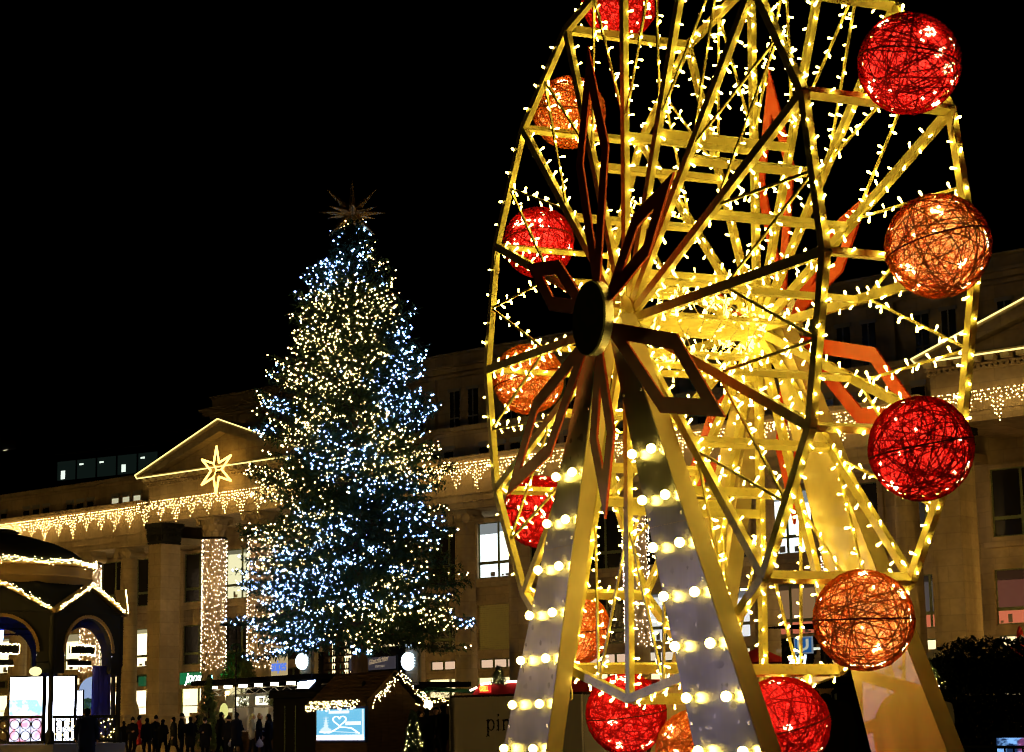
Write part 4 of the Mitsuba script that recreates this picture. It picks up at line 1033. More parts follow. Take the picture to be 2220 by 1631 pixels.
# red stall roof with neon lines behind the container
fr, L = frame_px(1022, 1140, 60, 58)
rs = thing('grill_stall', 'red roofed grill stall with white neon eaves and glowing red sign', 'market stall'); zt = wp_on(fr, (1085, 1481))[1]
obj('body', MB().box(fr, .1, L + 3, .2, 2.5, 0, zt - .1), 'm_wood', rs); obj('roof', MB().prism(fr, Polygon([(-.1, zt - .42), (.45, zt - .02), (L + 3, zt), (L + 3, zt - .42)]), .0, 2.6), 'm_red', rs)
xs = [wp_on(fr, p)[0] for p in ((1040, 1485), (1075, 1480), (1095, 1479), (1131, 1478))]
for p, q in (((1020, 1497), (1033, 1491)), ((1043, 1484), (1074, 1479)), ((1094, 1479), (1131, 1477))):
    a, bq = wp_on(fr, p, -.06), wp_on(fr, q, -.06); obj('neon_tube', MB().tube([fr[0] + fr[1] * a[0] - fr[2] * .06 + ZUP * a[1], fr[0] + fr[1] * bq[0] - fr[2] * .06 + ZUP * bq[1]], .035, 8), 'm_bulb', rs, emit=(5, 3.6, 2.9))
a = wp_on(fr, (1040, 1499), -.05); v, f = sign_text('GRILL', .15); v[:, 0] *= .42 / v[:, 0].max()
obj('sign', MB().box(fr, a[0] - .05, a[0] + .5, -.04, -.003, a[1] - .05, a[1] + .2), 'm_bulb', rs, emit=(.9, .03, .02)); obj('sign_lettering', MB().add(fr[0] + fr[1] * (a[0] + v[:, :1]) - fr[2] * (.05 + v[:, 2:] * .3) + ZUP * (a[1] + v[:, 1:2]), f), 'm_bulb', rs, emit=(3, 1.3, .15))


# small conifers -----------------------------------------------------------
def fir(name, label, base, H, R, mat, seed, bulbs=0, emit=(10, 8, 3.2), br=.02, decor=None):
    g = np.random.default_rng(seed); t = thing(name, label, 'fir tree'); base = np.asarray(base, float)
    obj('trunk', MB().tube([base, base + ZUP * H * .5, base + ZUP * H * .98], [R * .09, R * .06, R * .015], 7), 'm_bark', t)
    P, D, B = [], [], []
    n = int(60 + 70 * H)
    for i in range(n):
        h = g.random() ** 1.25; z = H * (.12 + .86 * h); a = g.uniform(0, 2 * np.pi); r = R * (1 - h) * g.uniform(.75, 1.08) + .04
        d = np.array([math.cos(a), math.sin(a), .12 - .25 * (1 - h)])
        for s in np.linspace(.15, 1, 9):
            for _ in range(5): P.append(base + ZUP * z + d * r * s + g.normal(0, .035 * R, 3)); D.append(d * .9 + g.normal(0, .55, 3))
        B.append(base + ZUP * z + d * r * g.uniform(.7, 1.05))
    sc_ = .10 + .1 * R
    nd = (np.array([[-.09, 0, 0], [.09, 0, 0], [0, .05, 1.0]]), np.array([[0, 1, 2]]))
    obj('crown', scatter(*nd, P, D, sc_), mat, t, kind='stuff')
    if bulbs:
        s = thing('string_light', f'warm lights wound on the {decor}', 'string lights'); idx = g.permutation(len(B))[:bulbs]
        obj('bulb', dots(np.array(B)[idx], br), 'm_bulb', s, emit=emit, kind='stuff')
    return t


fir('fir_tree', 'little fir lit with warm lights between stall and container', at(896, 1655, 52) * [1, 1, 0], 1.55, .36, 'm_leaf', 21, 60, (11, 8.5, 3), .018, 'little fir between stall and container')
bz = at(1081, 1486, 58); fir('fir_tree', 'tiny lit fir standing on the grill stall roof', bz, .52, .22, 'm_leaf', 22, 46, (11, 9, 3), .016, 'tiny fir on the grill stall roof')
fir('fir_tree', 'yellow green lit fir beside the wrapped column left of the kiosk', at(452, 1640, 86) * [1, 1, 0], 3.4, .75, 'm_leaf_light', 23, 8, (3, 1.0, .3), .03, 'fir left of the kiosk')
kr = frame_px(462, 712, 88, 79)[0]
for i, (x, h, r) in enumerate(((1.1, 1.15, .55), (1.9, 1.35, .6), (2.7, 1.0, .5))):
    fir('potted_fir', ['green floodlit fir leftmost on the kiosk roof', 'green floodlit fir in the middle of the kiosk roof', 'green floodlit fir rightmost on the kiosk roof'][i], kr[0] + kr[1] * x + kr[2] * .3 + ZUP * 3.262, h, r, 'm_leaf_light', 30 + i)
fg = thing('floodlight', 'small green floodlight among the firs on the kiosk roof', 'lamp'); c = kr[0] + kr[1] * 1.35 - kr[2] * .75 + ZUP * 3.4
obj('housing', MB().box((c, kr[1], kr[2], ZUP), -.14, .14, -.12, -.03, -.1, .1), 'm_black', fg); obj('lens', MB().box((c, kr[1], kr[2], ZUP), -.12, .12, -.027, .0, -.08, .08), 'm_bulb', fg, emit=(4, 190, 60), weight=2.5)
hp = thing('lamp_post', 'dark post with flat round hood at the left of the tree', 'lamp post'); c = at(510, 1640, 84) * [1, 1, 0]; zt = at(510, 1356, 84)[2]
obj('pole', MB().tube([c, c + ZUP * zt], .035, 8), 'm_iron', hp); obj('hood', MB().lathe(c + ZUP * zt, [(.75, 0), (.7, .05), (.1, .12)], 24), 'm_iron', hp)
wr = thing('wreath', 'dark green wreath hung on the hooded lamp post', 'wreath'); t = np.linspace(0, 2 * np.pi, 25); obj('ring', MB().tube([c + np.array([.2 * math.cos(u), -.1, zt - 1.0 + .2 * math.sin(u)]) for u in t], .06, 7, False), 'm_leaf', wr)

# glass lift of the underground station
fr, L = frame_px(1690, 1792, 62, 60); fr = (fr[0], fr[1], fr[2], ZUP)
lf = thing('glass_lift', 'dark framed glass lift of the underground station behind the wheel', 'lift'); zt = wp_on(fr, (1700, 1358))[1]
for x in (.28, L - .12): obj('frame_post', MB().box(fr, x, x + .14, 0, .14, 0, zt - .38), 'm_black', lf)
obj('lintel', MB().box(fr, .43, L - .13, 0, .14, zt - .62, zt - .38), 'm_black', lf); obj('roof', MB().box(fr, -.1, L + .1, -.2, 2.2, zt - .05, zt), 'm_black', lf)
for x in (.0, L): obj('glass_pane', MB().quad(*[fr[0] + fr[1] * x + fr[2] * y + ZUP * z for y, z in ((0, 0), (2, 0), (2, zt - .06), (0, zt - .06))]), 'm_glass', lf)
obj('back', MB().box(fr, .43, L - .13, 1.5, 1.55, 0, zt - .62), 'm_dark', lf); obj('cabin_light', MB().box(fr, .6, 1.15, .5, .9, zt - .75, zt - .68), 'm_bulb', lf, emit=(.8, .85, .7))
us = thing('station_sign', 'square blue underground sign with a white U on the glass lift', 'sign'); xa, za = wp_on(fr, (1723, 1416), -.1); xb, zb = wp_on(fr, (1757, 1382), -.1)
obj('plate', MB().box(fr, xa, xb, -.08, -.04, za, zb), 'm_bulb', us, emit=(.006, .075, .24)); obj('border', MB().prism(fr, sbox(xa - .04, za - .04, xb + .04, zb + .04).difference(sbox(xa, za, xb, zb)), -.085, -.035), 'm_bulb', us, emit=(.14, .18, .22))
u_ = LineString([(.24, .92), (.24, .42), (.3, .28), (.5, .2), (.7, .28), (.76, .42), (.76, .92)]).buffer(.085, cap_style=2)
obj('letter', MB().prism(fr, affinity.translate(affinity.scale(u_, xb - xa, zb - za, origin=(0, 0)), xa, za), -.084, -.081), 'm_bulb', us, emit=(.42, .44, .36))
for px, py, Y, r, lab, mt in ((1645, 1410, 66, 1.1, 'red and pale folded parasol behind the wheel legs', 'm_red'), (2030, 1413, 64, 1.0, 'pale sagging parasol above the gabled stall at the right', 'm_grey')):
    s = thing('parasol', lab, 'parasol'); c = at(px, py, Y); obj('canopy', MB().lathe(c, [(r, -.42), (r * .6, -.2), (.06, .08)], 10), mt, s); obj('pole', MB().tube([c * [1, 1, 0], c + ZUP * .1], .03, 8), 'm_black', s)

# gabled stall at the right with garland lights
fr, L = frame_px(2012, 2082, 44, 42.5)
k3 = thing('market_stall', 'small gabled stall with lit garland at the right of the wheel', 'market stall'); za = wp_on(fr, (2034, 1438))[1]; zl = wp_on(fr, (2012, 1478))[1]; zr_ = wp_on(fr, (2080, 1494))[1]; xa = wp_on(fr, (2034, 1438))[0]
obj('gable', MB().prism(fr, Polygon([(0, 0), (L, 0), (L, zr_), (xa, za), (0, zl)]), 0, .06), 'm_wood', k3); obj('roof', MB().prism(fr, Polygon([(-.12, zl - .1), (xa, za), (L + .15, zr_ - .1), (L + .15, zr_ - .02), (xa, za + .1), (-.12, zl)]), -.25, 2.0), 'm_black', k3); obj('side', MB().box(fr, 0, L, .063, 1.9, 0, 1.6), 'm_wood', k3)
P = []; g = np.random.default_rng(8)
ga = thing('garland', 'dark leafy garland with gold lights on the right stall gable', 'garland'); Q = []
for t in g.random(700):
    x = -.1 + t * (L + .2); z = (zl + (za - zl) * x / xa) if x < xa else za + (zr_ - za) * (x - xa) / (L - xa); Q.append(fr[0] + fr[1] * x - fr[2] * (.3 + g.normal(0, .04)) + ZUP * (z + .05 + g.normal(0, .05)))
for z in g.uniform(wp_on(fr, (2015, 1480))[1], wp_on(fr, (2015, 1400))[1], 420): Q.append(fr[0] + fr[1] * (.02 + g.normal(0, .06)) - fr[2] * .3 + ZUP * z)
obj('leaves', scatter(*needle, Q, g.normal(0, 1, (len(Q), 3)), .9), 'm_leaf_light', ga, kind='stuff'); obj('bulb', dots(np.array(Q)[g.permutation(len(Q))[:85]] - fr[2] * .05, .017), 'm_bulb', ga, emit=(9, 6.5, 1.8), kind='stuff')
obj('garland_pole', MB().tube([fr[0] + fr[1] * .02 - fr[2] * .3, fr[0] + fr[1] * .02 - fr[2] * .3 + ZUP * wp_on(fr, (2015, 1398))[1]], .02, 6), 'm_black', ga)
dl = thing('double_lamp', 'twin white globe lamp glaring in front of the right stall', 'lamp'); c = at(2028, 1496, 41.5)
for dx, r in ((-.11, .075), (.03, .1)): sp = trimesh.creation.icosphere(2, r); obj('globe', (np.asarray(sp.vertices) + c + X1 * dx, np.asarray(sp.faces)), 'm_bulb', dl, True, emit=(24, 24, 21), weight=.4)
obj('pole', MB().tube([c * [1, 1, 0], c - ZUP * .12], .02, 6), 'm_iron', dl); obj('arm', MB().tube([c - ZUP * .12 - X1 * .11, c - ZUP * .15, c - ZUP * .12 + X1 * .03], .014, 5), 'm_iron', dl)

# clipped dark tree at the right edge, fence and blue panel before it
bt = thing('clipped_tree', 'black silhouette of a broad clipped tree at the right edge', 'tree'); g = np.random.default_rng(9); c = at(2175, 1640, 36) * [1, 1, 0]
obj('trunk', MB().tube([c, c + ZUP * 1.2], .14, 9), 'm_bark', bt)
P = []
while len(P) < 15000:
    q = g.uniform([-1.25, -.9, .25], [1.6, .9, 2.62]); x = (q[0] + .05) / 1.12; z = (q[2] - 1.35) / 1.22
    if abs(x) ** 4 + abs(z) ** 5 + (q[1] / .8) ** 4 < 1.0 + .16 * (meshkit.noise(q * 4) - .5): P.append(c + q)
leaf = (np.array([[-.35, 0, 0], [.35, 0, 0], [.2, .1, .9], [-.2, .1, .9]]), np.array([[0, 1, 2], [0, 2, 3]]))
obj('crown', scatter(*leaf, P, g.normal(0, 1, (len(P), 3)), .085), 'm_leaf_dark', bt, kind='stuff')
fn = thing('barrier_fence', 'dark tubular barrier fence in the bottom right corner', 'fence'); fr, L = frame_px(2060, 2250, 26, 24.5); zt = wp_on(fr, (2150, 1620))[1]
obj('top_rail', MB().tube([fr[0] + ZUP * zt, fr[0] + fr[1] * L + ZUP * zt], .02, 8), 'm_iron', fn); obj('bottom_rail', MB().tube([fr[0] + ZUP * .15, fr[0] + fr[1] * L + ZUP * .15], .02, 8), 'm_iron', fn)
for q in range(10): obj('bar', MB().tube([fr[0] + fr[1] * (q + .3) * L / 10 + ZUP * .17, fr[0] + fr[1] * (q + .3) * L / 10 + ZUP * (zt - .02)], .012, 6), 'm_iron', fn)


def f_ice(p, n, uv):
    g = mikit.fbm(p.x * 9, p.z * 14, p.y * 3, 4); h = mikit.noise(p.x * 3.3, p.z * 4, 5.0)
    return mikit.mix(mi.Color3f(.01, .03, .09), mi.Color3f(.25, .55, 1.1), mikit.smoothstep(.42, .62, g)) + mi.Color3f(.6, .08, .25) * mikit.smoothstep(.6, .75, h) * g


ip = thing('fountain_display', 'blue and pink flickering light panel behind the barrier fence', 'light panel'); fr, L = frame_px(2160, 2260, 29, 28); za = wp_on(fr, (2200, 1600))[1]
picture('panel', fr, 0, L, 0, .3, za, ip, mikit.proc(f_ice)); obj('backing', MB().box(fr, 0, L, .003, .05, .3, za), 'm_black', ip); obj('frame', MB().box(fr, -.08, L + .08, -.02, .06, za + .003, za + .09).box(fr, -.08, -.003, -.02, .06, 0, za), 'm_iron', ip)
for q in range(4): obj('post', MB().box(fr, .1 + q * .28, .15 + q * .28, .07, .12, 0, za + .22), 'm_iron', ip)
sa = thing('santa_figure', 'small red and white figure on the ledge at the right edge', 'figure'); c = at(2212, 1388, 60)
obj('body', smooth_manifold(union([bone(c - ZUP * .3, .2, c - ZUP * .05, .14), ball_at(c + ZUP * .12, .12), bone(c + [-.1, 0, -.1], .06, c + [-.28, -.05, -.22], .05)]), .08), 'm_red', sa, True); obj('beard', smooth_manifold(union([ball_at(c + [0, -.09, .08], .08), ball_at(c + [0, -.11, .0], .07)]), .05), 'm_white', sa, True); obj('hat', MB().lathe(c + ZUP * .2, [(.11, 0), (.08, .1), (.01, .24)], 12), 'm_red', sa); obj('stand', MB().tube([c * [1, 1, 0], c - ZUP * .45], .05, 7), 'm_black', sa)

# dark hut and poles beyond the wheel's right leg
fr, L = frame_px(1770, 1850, 30, 30); dh = thing('kiosk', 'dark glazed kiosk behind the red ball and the rear leg', 'kiosk'); zt = wp_on(fr, (1800, 1468))[1]
obj('body', MB().box(fr, 0, L + .3, 0, 1.5, 0, zt - .1), 'm_black', dh); obj('roof', MB().box(fr, -.12, L + .4, -.15, 1.6, zt - .097, zt), 'm_black', dh)
for q, mt in ((.08, 'm_white'), (.22, 'm_grey'), (.3, 'm_grey')): obj('pale_strip', MB().box(fr, q, q + .035, -.012, -.003, zt - 1.0, zt - .25), mt, dh)
# ---------------------------------------------------------------- the great tree
TB = at(783, 1630, 75.5) * [1, 1, 0]
TTOP = at(764, 470, 75.5); TH_ = TTOP[2]
tree = thing('christmas_tree', 'towering dark fir tree covered in blue and warm lights', 'tree')
lean = (TTOP - TB) * [1, 1, 0] / TH_
def axis_pt(z): return TB + lean * z + ZUP * z
zs = np.linspace(0, TH_, 24)
obj('trunk', MB().tube([axis_pt(z) for z in zs], .34 * (1 - zs / TH_) ** .85 + .025, 12), 'm_bark', tree, 50)
# reach of the branches by height, left and right (from the outline in the photo), in metres
HZ = np.array([4.6, 5.2, 6.0, 7.0, 8.5, 10., 11.5, 13., 14.5, 16., 17.2, 18.5, 19.6, TH_])
RL = np.array([4.4, 5.0, 5.1, 4.9, 4.5, 4.25, 4.0, 3.75, 3.1, 2.6, 2.15, 1.55, .85, .12])
RRr = np.array([4.0, 4.4, 4.4, 4.3, 4.1, 3.9, 3.4, 3.05, 2.75, 2.4, 2.0, 1.5, .85, .12])
g = np.random.default_rng(4)
limb = MB(); NP, ND, NS, BP, BW = [], [], [], [], []
nbr = 400
for i in range(nbr):
    z = 4.75 + (TH_ - 4.95) * (1 - (1 - (i + .5) / nbr) ** .82) + g.normal(0, .1)
    z = min(z, TH_ - .2); a = i * 2.39996 + g.normal(0, .25)
    dx, dy = math.cos(a), math.sin(a); w = .5 * (1 - dx)
    R = (np.interp(z, HZ, RL) * w + np.interp(z, HZ, RRr) * (1 - w)) * (g.uniform(.72, 1.12) if z > 6 else g.uniform(.7, 1.0))
    up = np.interp(z, [3, 9, 16, TH_], [-.20, -.14, .08, .45]) + g.normal(0, .06)
    t = np.linspace(0, 1, 9)
    o = axis_pt(z); d = np.array([dx, dy, 0])
    curve = o + d * (R * t)[:, None] + ZUP * (R * (up * t + (-.10 if z > 12 else -.22) * t ** 2 + .24 * t ** 4))[:, None]
    limb.tube(curve, .05 * (R / 4 + .3) * (1 - .85 * t), 5, False)
    side = np.cross(d, ZUP)
    ntw = max(4, int(R * 7.5))
    for j in range(ntw):
        s = .14 + .86 * (j + g.random()) / ntw
        p = o + d * R * s + ZUP * R * (up * s + (-.10 if z > 12 else -.22) * s ** 2 + .24 * s ** 4)
        for sg in (-1, 1):
            L = (.20 + .52 * (1 - s) * min(1, R / 2.5)) * g.uniform(.7, 1.25) + .12
            td = unit(d * .75 + side * sg * g.uniform(.35, 1.0) + ZUP * g.uniform(-.45, .12))
            n = max(3, int(L * 10))
            for q in range(n):
                u = (q + g.random()) / n; pp = p + td * L * u - ZUP * .10 * u * u
                NP.append(pp); ND.append(td * .75 + g.normal(0, .55, 3)); NS.append(g.uniform(.15, .30))
            BP.append(p + td * L * g.uniform(.5, 1.0)); BW.append((s, z, dx, dy))
for _ in range(26000):                                     # short inner shoots close the body round the trunk
    z = 4.7 + (TH_ - 5.2) * g.random() ** 1.15; a = g.uniform(0, 2 * np.pi); w = .5 * (1 - math.cos(a))
    R = (np.interp(z, HZ, RL) * w + np.interp(z, HZ, RRr) * (1 - w)) * (.12 + .58 * math.sqrt(g.random()))
    if meshkit.noise(np.array([[R * math.cos(a) * .9 + 5, R * math.sin(a) * .9, z * .9]]))[0] < .36: continue
    NP.append(axis_pt(z) + R * np.array([math.cos(a), math.sin(a), -.12])); ND.append(np.array([math.cos(a), math.sin(a), -.1]) + g.normal(0, .6, 3)); NS.append(g.uniform(.2, .42))
limbs_key = obj('branches', limb, 'm_bark', tree, kind='stuff')
nd = (np.array([[-.17, 0, 0], [.17, 0, 0], [.05, .06, .9], [-.05, .06, 1.0], [0, -.24, .6]]), np.array([[0, 1, 2], [0, 2, 3], [0, 1, 4]]))
obj('crown', scatter(*nd, NP, ND, np.array(NS)), 'm_leaf', tree, kind='stuff')
BP = np.array(BP); BW = np.array(BW)
BP = BP + g.normal(0, .05, BP.shape) + BW[:, [2, 3, 1]] * [.07, .07, 0]
# two lit strings in patches: cold white on some boughs, warm on others
patch = meshkit.fbm(BP * [.34, .34, .5] + 3.3, 2, 5); dens = meshkit.fbm(BP * [.75, .75, .9] + 9.1, 3, 8)
# the string was laid more thinly low on the right and densely above and on the left
lat = (BP - np.array([axis_pt(z) for z in BP[:, 2]]))[:, 0]
keep = dens + .10 * np.clip((BP[:, 2] - 6) / 12, 0, 1) - .12 * np.clip(lat / 3, -1, 1) * np.clip((13 - BP[:, 2]) / 8, 0, 1) + g.normal(0, .05, len(BP)) > .44
front = (BP - TB)[:, 1] < 1.2
idx = np.nonzero(keep & front)[0]
idx = g.permutation(idx)[:5800]
pick = patch[idx] - .05 * np.clip((BP[idx, 2] - 5) / 14, 0, 1) + .03 * np.clip(lat[idx] / 3, -1, 1) + g.normal(0, .02, len(idx)) < .452
for cold in (True, False):
    s = thing('string_light', 'cold blue white lights on the boughs of the great tree' if cold else 'warm white lights on the boughs of the great tree', 'string lights')
    P = BP[idx[pick == cold]]
    obj('bulb', dots(P, (.043 if cold else .039) * g.uniform(.65, 1.3, len(P))), 'm_bulb', s, emit=(2.8, 5.2, 13.0) if cold else (10.5, 6.9, 2.4), weight=2.0, kind='stuff')
# the star on top
sr = thing('tree_star', 'big unlit bronze star with many long spikes on the tree top', 'star'); c = TTOP + ZUP * .12 + np.array([.0, -.1, 0])
sp = trimesh.creation.icosphere(1, .2); obj('core', (np.asarray(sp.vertices) + c, np.asarray(sp.faces)), 'm_gilt', sr)
dirs = [(0, 0, 1, 1.36)] + [(math.cos(q * math.pi / 4 + .12), math.sin(q * math.pi / 4 + .12), .02, 1.32) for q in range(8)]
dirs += [(math.cos(q * math.pi / 2 + .0) * .75, math.sin(q * math.pi / 2) * .25 - .1, .72, 1.36) for q in (0, 2)] + [(.68, -.15, -.72, 1.36), (-.68, -.15, -.72, 1.3), (0, -.85, .45, .6), (0, .8, .6, 1.2), (0, .8, -.6, 1.1)]
for x, y, z, L in dirs: obj('spike', MB().lathe(c, [(.14, .08), (.16, .18), (.016, L)], 4, np.array([x, y, z])), 'm_gilt', sr)

# ---------------------------------------------------------------- lamps of the square
LAMPS = [(4600., 2650., 600.), (2400., 1400., 320.), (3600., 2100., 480.), (6600., 3800., 860.), (6600., 3800., 860.)]
for i, (x, y, zz) in enumerate(((24.5, 55.0, 5.2), (20.0, 41.0, 5.2), (30.0, 66.0, 5.2), (-36.0, 88.0, 5.0), (-27.0, 62.0, 5.2))):
    lab = ['street lamp with white globe right of the view near the building', 'street lamp with white globe right of the view beside the stalls', 'street lamp with white globe right of the view under the portico', 'street lamp with white globe left of the view at the far colonnade', 'street lamp with white globe left of the view beyond the pavilion'][i]
    s = thing('street_lamp', lab, 'street lamp'); sp = trimesh.creation.icosphere(2, .16)
    obj('pole', MB().lathe(np.array([x, y, 0]), [(.12, 0), (.12, .6), (.06, .8), (.045, zz - .25), (.1, zz - .22)], 12), 'm_iron', s, 40)
    obj('globe', (np.asarray(sp.vertices) + [x, y, zz], np.asarray(sp.faces)), 'm_bulb', s, True, emit=LAMPS[i], weight=4.0)
    obj('hood', MB().lathe(np.array([x, y, zz]), [(.78, .19), (.76, .23), (.12, .38)], 20), 'm_iron', s)
fm = thing('floodlight_mast', 'floodlight on a tall mast to the left, aimed at the wheel', 'lamp'); c = np.array([-30.0, 26.0, 6.2]); aim = unit(np.array([1.1, 12.6, .75]) - c)
obj('mast', MB().tube([c * [1, 1, 0], c - aim * .5], .07, 8), 'm_iron', fm); obj('housing', MB().lathe(c - aim * .5, [(.1, 0), (.2, .15), (.22, .4)], 16, aim), 'm_black', fm)
scene['floodlight_mast__beam'] = {'type': 'spot', 'to_world': T().look_at(origin=c.tolist(), target=(c + aim).tolist(), up=[0, 0, 1]), 'intensity': rgb(430., 370., 680.), 'cutoff_angle': 3.2, 'beam_width': 1.2, 'sampling_weight': 10.0}

# ---------------------------------------------------------------- people
def person(label, feet, face, coat, legs, hair, seed, H=1.74, bag=None, hat=None, walk=.2, wide=1.0, arm='down', long=False):
    """A standing or walking figure: face is the compass direction (radians) that it looks towards."""
    g = np.random.default_rng(seed); k = H / 1.74; t = thing('person', label, 'person')
    fw, rt = np.array([math.cos(face), math.sin(face), 0]), np.array([math.sin(face), -math.cos(face), 0])
    P = lambda r, f, z: np.asarray(feet, float) + (rt * r * wide + fw * f) * k + ZUP * z * k
    hip, chest, neck, head = P(0, 0, .93), P(0, .01, 1.30), P(0, .02, 1.47), P(0, .05, 1.615)
    body, trou = [], []
    for sg in (-1, 1):
        st = walk * sg
        h, kn, an = P(.09 * sg, 0, .90), P(.10 * sg, st * .55 + .04, .49), P(.10 * sg, st, .09)
        body += [bone(h, .085 * k, kn, .06 * k), bone(kn, .055 * k, an, .042 * k), bone(an - ZUP * .03 * k, .045 * k, P(.11 * sg, st + .17, .045), .038 * k)]
        trou += [bone(h, .105 * k, kn, .078 * k), bone(kn, .076 * k, an + ZUP * .03, .066 * k)]
        sh = P(.175 * sg, 0, 1.40)
        if arm == 'fold' or (arm == 'hold' and sg > 0): el, wr_ = P(.25 * sg, .03, 1.13), P(.13 * sg, .27, 1.12)
        else: el, wr_ = P(.25 * sg, -.03 - st * .15, 1.12), P(.245 * sg, .05 - st * .3, .87)
        body += [bone(sh, .062 * k, el, .05 * k), bone(el, .048 * k, wr_, .036 * k)]
        coat_arm = [bone(sh, .085 * k, el, .07 * k), bone(el, .068 * k, wr_ + (el - wr_) * .12, .056 * k)]
        trou_arm = coat_arm
        fd = unit(wr_ - el); palm = wr_ + fd * .075 * k; sd = unit(np.cross(fd, rt) + 1e-6)
        body.append(bone(wr_, .034 * k, palm, .033 * k, 8))
        for q in range(4):
            b0 = palm + sd * (q - 1.5) * .017 * k; b1 = b0 + fd * (.045, .052, .05, .04)[q] * k; b2 = b1 + unit(fd + fw * .5) * .034 * k
            body += [bone(b0, .0095 * k, b1, .009 * k, 6), bone(b1, .009 * k, b2, .0075 * k, 6)]
        th = wr_ + fd * .03 * k + sd * .03 * k; body += [bone(th, .012 * k, th + unit(fd + sd * .8) * .05 * k, .009 * k, 6)]
        if sg < 0: ca = list(coat_arm)
        else: ca += coat_arm
    body += [m3.Manifold.batch_hull([ball_at(hip - rt * .08, .11 * k), ball_at(hip + rt * .08, .11 * k), ball_at(chest - rt * .1, .12 * k), ball_at(chest + rt * .1, .12 * k)]), m3.Manifold.batch_hull([ball_at(chest - rt * .13, .09 * k), ball_at(chest + rt * .13, .09 * k), ball_at(neck, .06 * k)]), bone(neck, .055 * k, head - fw * .01, .06 * k)]
    body += [m3.Manifold.batch_hull([ball_at(head + ZUP * .035 * k - fw * .02 * k, .092 * k, 14), ball_at(head - ZUP * .05 * k + fw * .025 * k, .062 * k, 12), ball_at(head - ZUP * .085 * k + fw * .05 * k, .03 * k)]), bone(head + fw * .088 * k + ZUP * .02 * k, .012 * k, head + fw * .108 * k - ZUP * .022 * k, .016 * k, 8)]
    for sg in (-1, 1): body += [ball_at(head + rt * sg * .083 * k + ZUP * .0 - fw * .01, .02 * k, 8), ball_at(head + rt * sg * .033 * k + fw * .085 * k + ZUP * .022 * k, .014 * k, 8)]
    body.append(bone(head + fw * .088 * k - ZUP * .055 * k - rt * .02 * k, .009 * k, head + fw * .088 * k - ZUP * .055 * k + rt * .02 * k, .009 * k, 6))
    obj('body', smooth_manifold(union(body), .035, 4), 'm_skin', t, True)
    hem = .56 if long else .80
    co = ca + [m3.Manifold.batch_hull([ball_at(P(s_ * .10, f_, z_), r_ * k) for s_ in (-1, 1) for f_, z_, r_ in ((0, hem, .13), (.01, 1.05, .125), (.01, 1.3, .13), (0, 1.40, .095))]), bone(P(-.12, .01, 1.40), .085 * k, P(.12, .01, 1.40), .085 * k), bone(P(0, .01, 1.44), .088 * k, P(0, .015, 1.51), .075 * k)]
    obj('coat', smooth_manifold(union(co), .05, 6), coat, t, True)
    obj('trousers', smooth_manifold(union(trou), .06, 5), legs, t, True)
    if hat: obj('hat', smooth_manifold(m3.Manifold.batch_hull([ball_at(head + ZUP * .06 * k - fw * .02, .103 * k, 14), ball_at(head + ZUP * .12 * k - fw * .03, .07 * k, 12)]), .04, 4), hat, t, True)
    else: obj('hair', smooth_manifold(union([m3.Manifold.batch_hull([ball_at(head + ZUP * .05 * k - fw * .03 * k, .098 * k, 14), ball_at(head - fw * .055 * k - ZUP * .01 * k, .08 * k, 12)])] + ([bone(head - fw * .06 * k, .075 * k, P(0, -.07, 1.44), .06 * k)] if seed % 2 else [])), .04, 4), hair, t, True)
    if bag:
        b = thing('bag', bag[0], 'bag'); p = P(.29 * (1 if bag[2] > 0 else -1), .04, .62)
        obj('sack', smooth_manifold(m3.Manifold.batch_hull([ball_at(p - ZUP * .12, .11), ball_at(p + fw * .09 - ZUP * .1, .08), ball_at(p - fw * .09 - ZUP * .1, .08), ball_at(p + ZUP * .08, .05)]), .06, 4), bag[1], b, True); obj('handle', MB().tube([p + ZUP * .1, p + ZUP * .2], .012, 5), bag[1], b)
    return t


CROWD = [(268, 98, 'dark figure at the left end of the crowd beside the pavilion', 'm_black', 'm_black', 2.4), (286, 92, 'dark figure with hood beside the leftmost of the crowd', 'm_dark', 'm_black', -1.0), (300, 95, 'dark figure in a red jacket at the left of the crowd', 'm_red', 'm_black', .4),
         (318, 86, 'tall dark figure before the plain column', 'm_black', 'm_dark', 1.9), (336, 93, 'dark figure with pale scarf near the big pier', 'm_dark', 'm_black', -.6), (352, 87, 'slim dark figure standing before the big pier', 'm_black', 'm_black', 1.2), (376, 91, 'dark figure walking past the foot of the big pier', 'm_iron', 'm_black', 3.0), (392, 88, 'dark figure between the pier and the green sign', 'm_black', 'm_dark', .0),
         (412, 84, 'broad dark figure under the green shop sign', 'm_black', 'm_black', 1.7), (428, 90, 'dark figure behind the broad one under the sign', 'm_dark', 'm_black', 2.8), (444, 83, 'dark figure under the wrapped column, nearest of the crowd', 'm_black', 'm_black', -1.4), (462, 87, 'tall dark figure before the fir by the kiosk', 'm_dark', 'm_dark', 1.4), (478, 84, 'dark figure left of the kiosk shelf column', 'm_black', 'm_black', .6),
         (495, 82, 'dark curly haired figure before the kiosk window', 'm_black', 'm_black', 1.6), (512, 80, 'dark figure carrying a pale bag before the kiosk', 'm_dark', 'm_black', 1.0)]
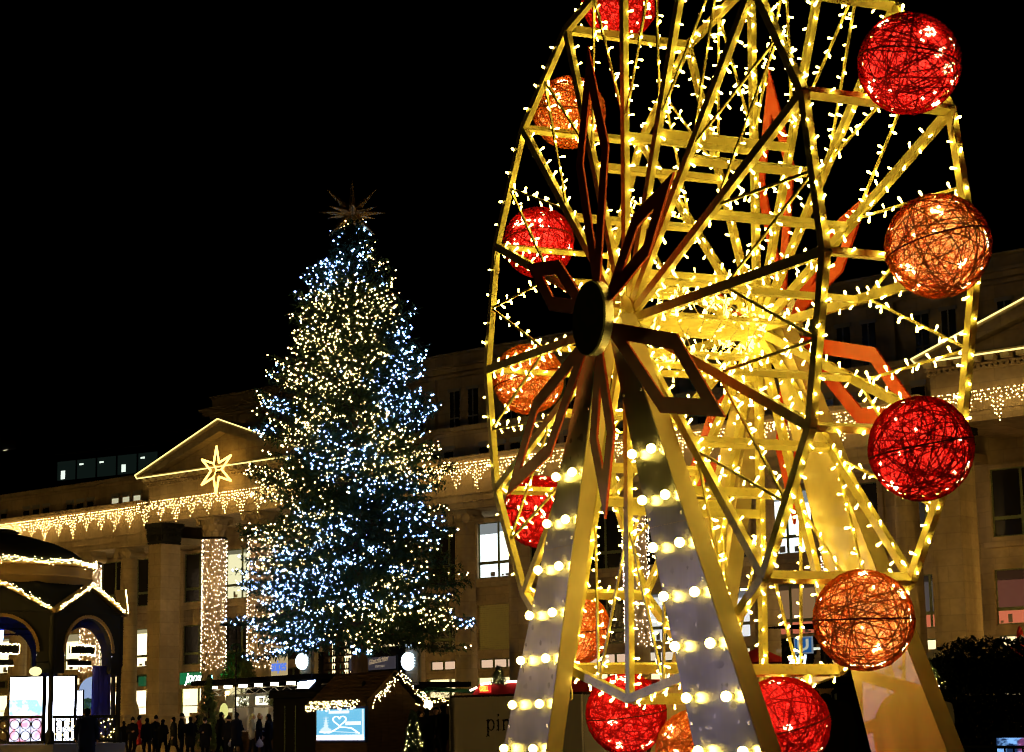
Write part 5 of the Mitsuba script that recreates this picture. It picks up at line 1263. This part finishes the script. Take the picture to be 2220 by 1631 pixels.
for i, (px, Y, lab, c1, c2, fc) in enumerate(CROWD):
    person(lab, at(px, 1640, Y) * [1, 1, 0], fc, c1, c2, 'm_black', 100 + i, 1.60 + .06 * ((i * 7) % 5), bag=('pale plastic bag carried before the kiosk', 'm_white', -1) if i == 14 else None, hat='m_dark' if i % 3 == 1 else None, walk=.24 * ((i % 3) - 1), arm=('down', 'hold', 'fold')[i % 3], long=i % 2 == 0)
person('grey haired person in a grey coat at the kiosk counter', at(545, 1640, 82.5) * [1, 1, 0], .2, 'm_grey', 'm_dark', 'm_blind', 131, 1.76, walk=.1, arm='fold')
person('bald person in a black jacket looking right at the kiosk', at(561, 1640, 80) * [1, 1, 0], .1, 'm_black', 'm_black', 'm_bronze', 132, 1.74, bag=('white plastic bag in the hand of the bald person', 'm_white', 1), walk=.16, arm='hold')
person('dark figure half hidden by the black cabin', at(583, 1640, 78) * [1, 1, 0], 2.8, 'm_black', 'm_black', 'm_black', 133, 1.7)
person('dark visitor in front of the pavilion railing', at(187, 1640, 60) * [1, 1, 0], 1.7, 'm_darkblue', 'm_black', 'm_black', 134, 1.82, wide=1.25, long=True)
for i, (px, Y, lab, fc) in enumerate(((908, 63, 'dark figure at the left of the garland stall', .5), (926, 61, 'tall dark figure before the garland stall lamp', 1.8), (946, 64, 'person with lit face inside the garland stall', -1.6), (962, 62, 'dark figure at the right post of the garland stall', 2.2))):
    person(lab, at(px, 1640, Y) * [1, 1, 0], fc, 'm_black', 'm_black', 'm_black', 140 + i, 1.62 + .05 * i, arm='hold' if i % 2 else 'down', long=i % 2 == 0)
for i, (px, Y, lab, fc, ct) in enumerate(((2044, 34, 'person in grey jacket in front of the right gabled stall', 2.0, 'm_grey'), (2060, 37, 'person in a dark coat beside the black clipped tree', -1.9, 'm_dark'), (2076, 39, 'person with warmly lit face at the right stall', -2.0, 'm_black'))):
    person(lab, at(px, 1640, Y) * [1, 1, 0], fc, ct, 'm_black', 'm_black', 150 + i, 1.66, arm='fold')
person('dark hooded visitor close behind the red ball by the right leg', at(1795, 1640, 21) * [1, 1, 0], 1.4, 'm_black', 'm_black', 'm_black', 160, 1.58, hat='m_black', wide=1.15, long=True)
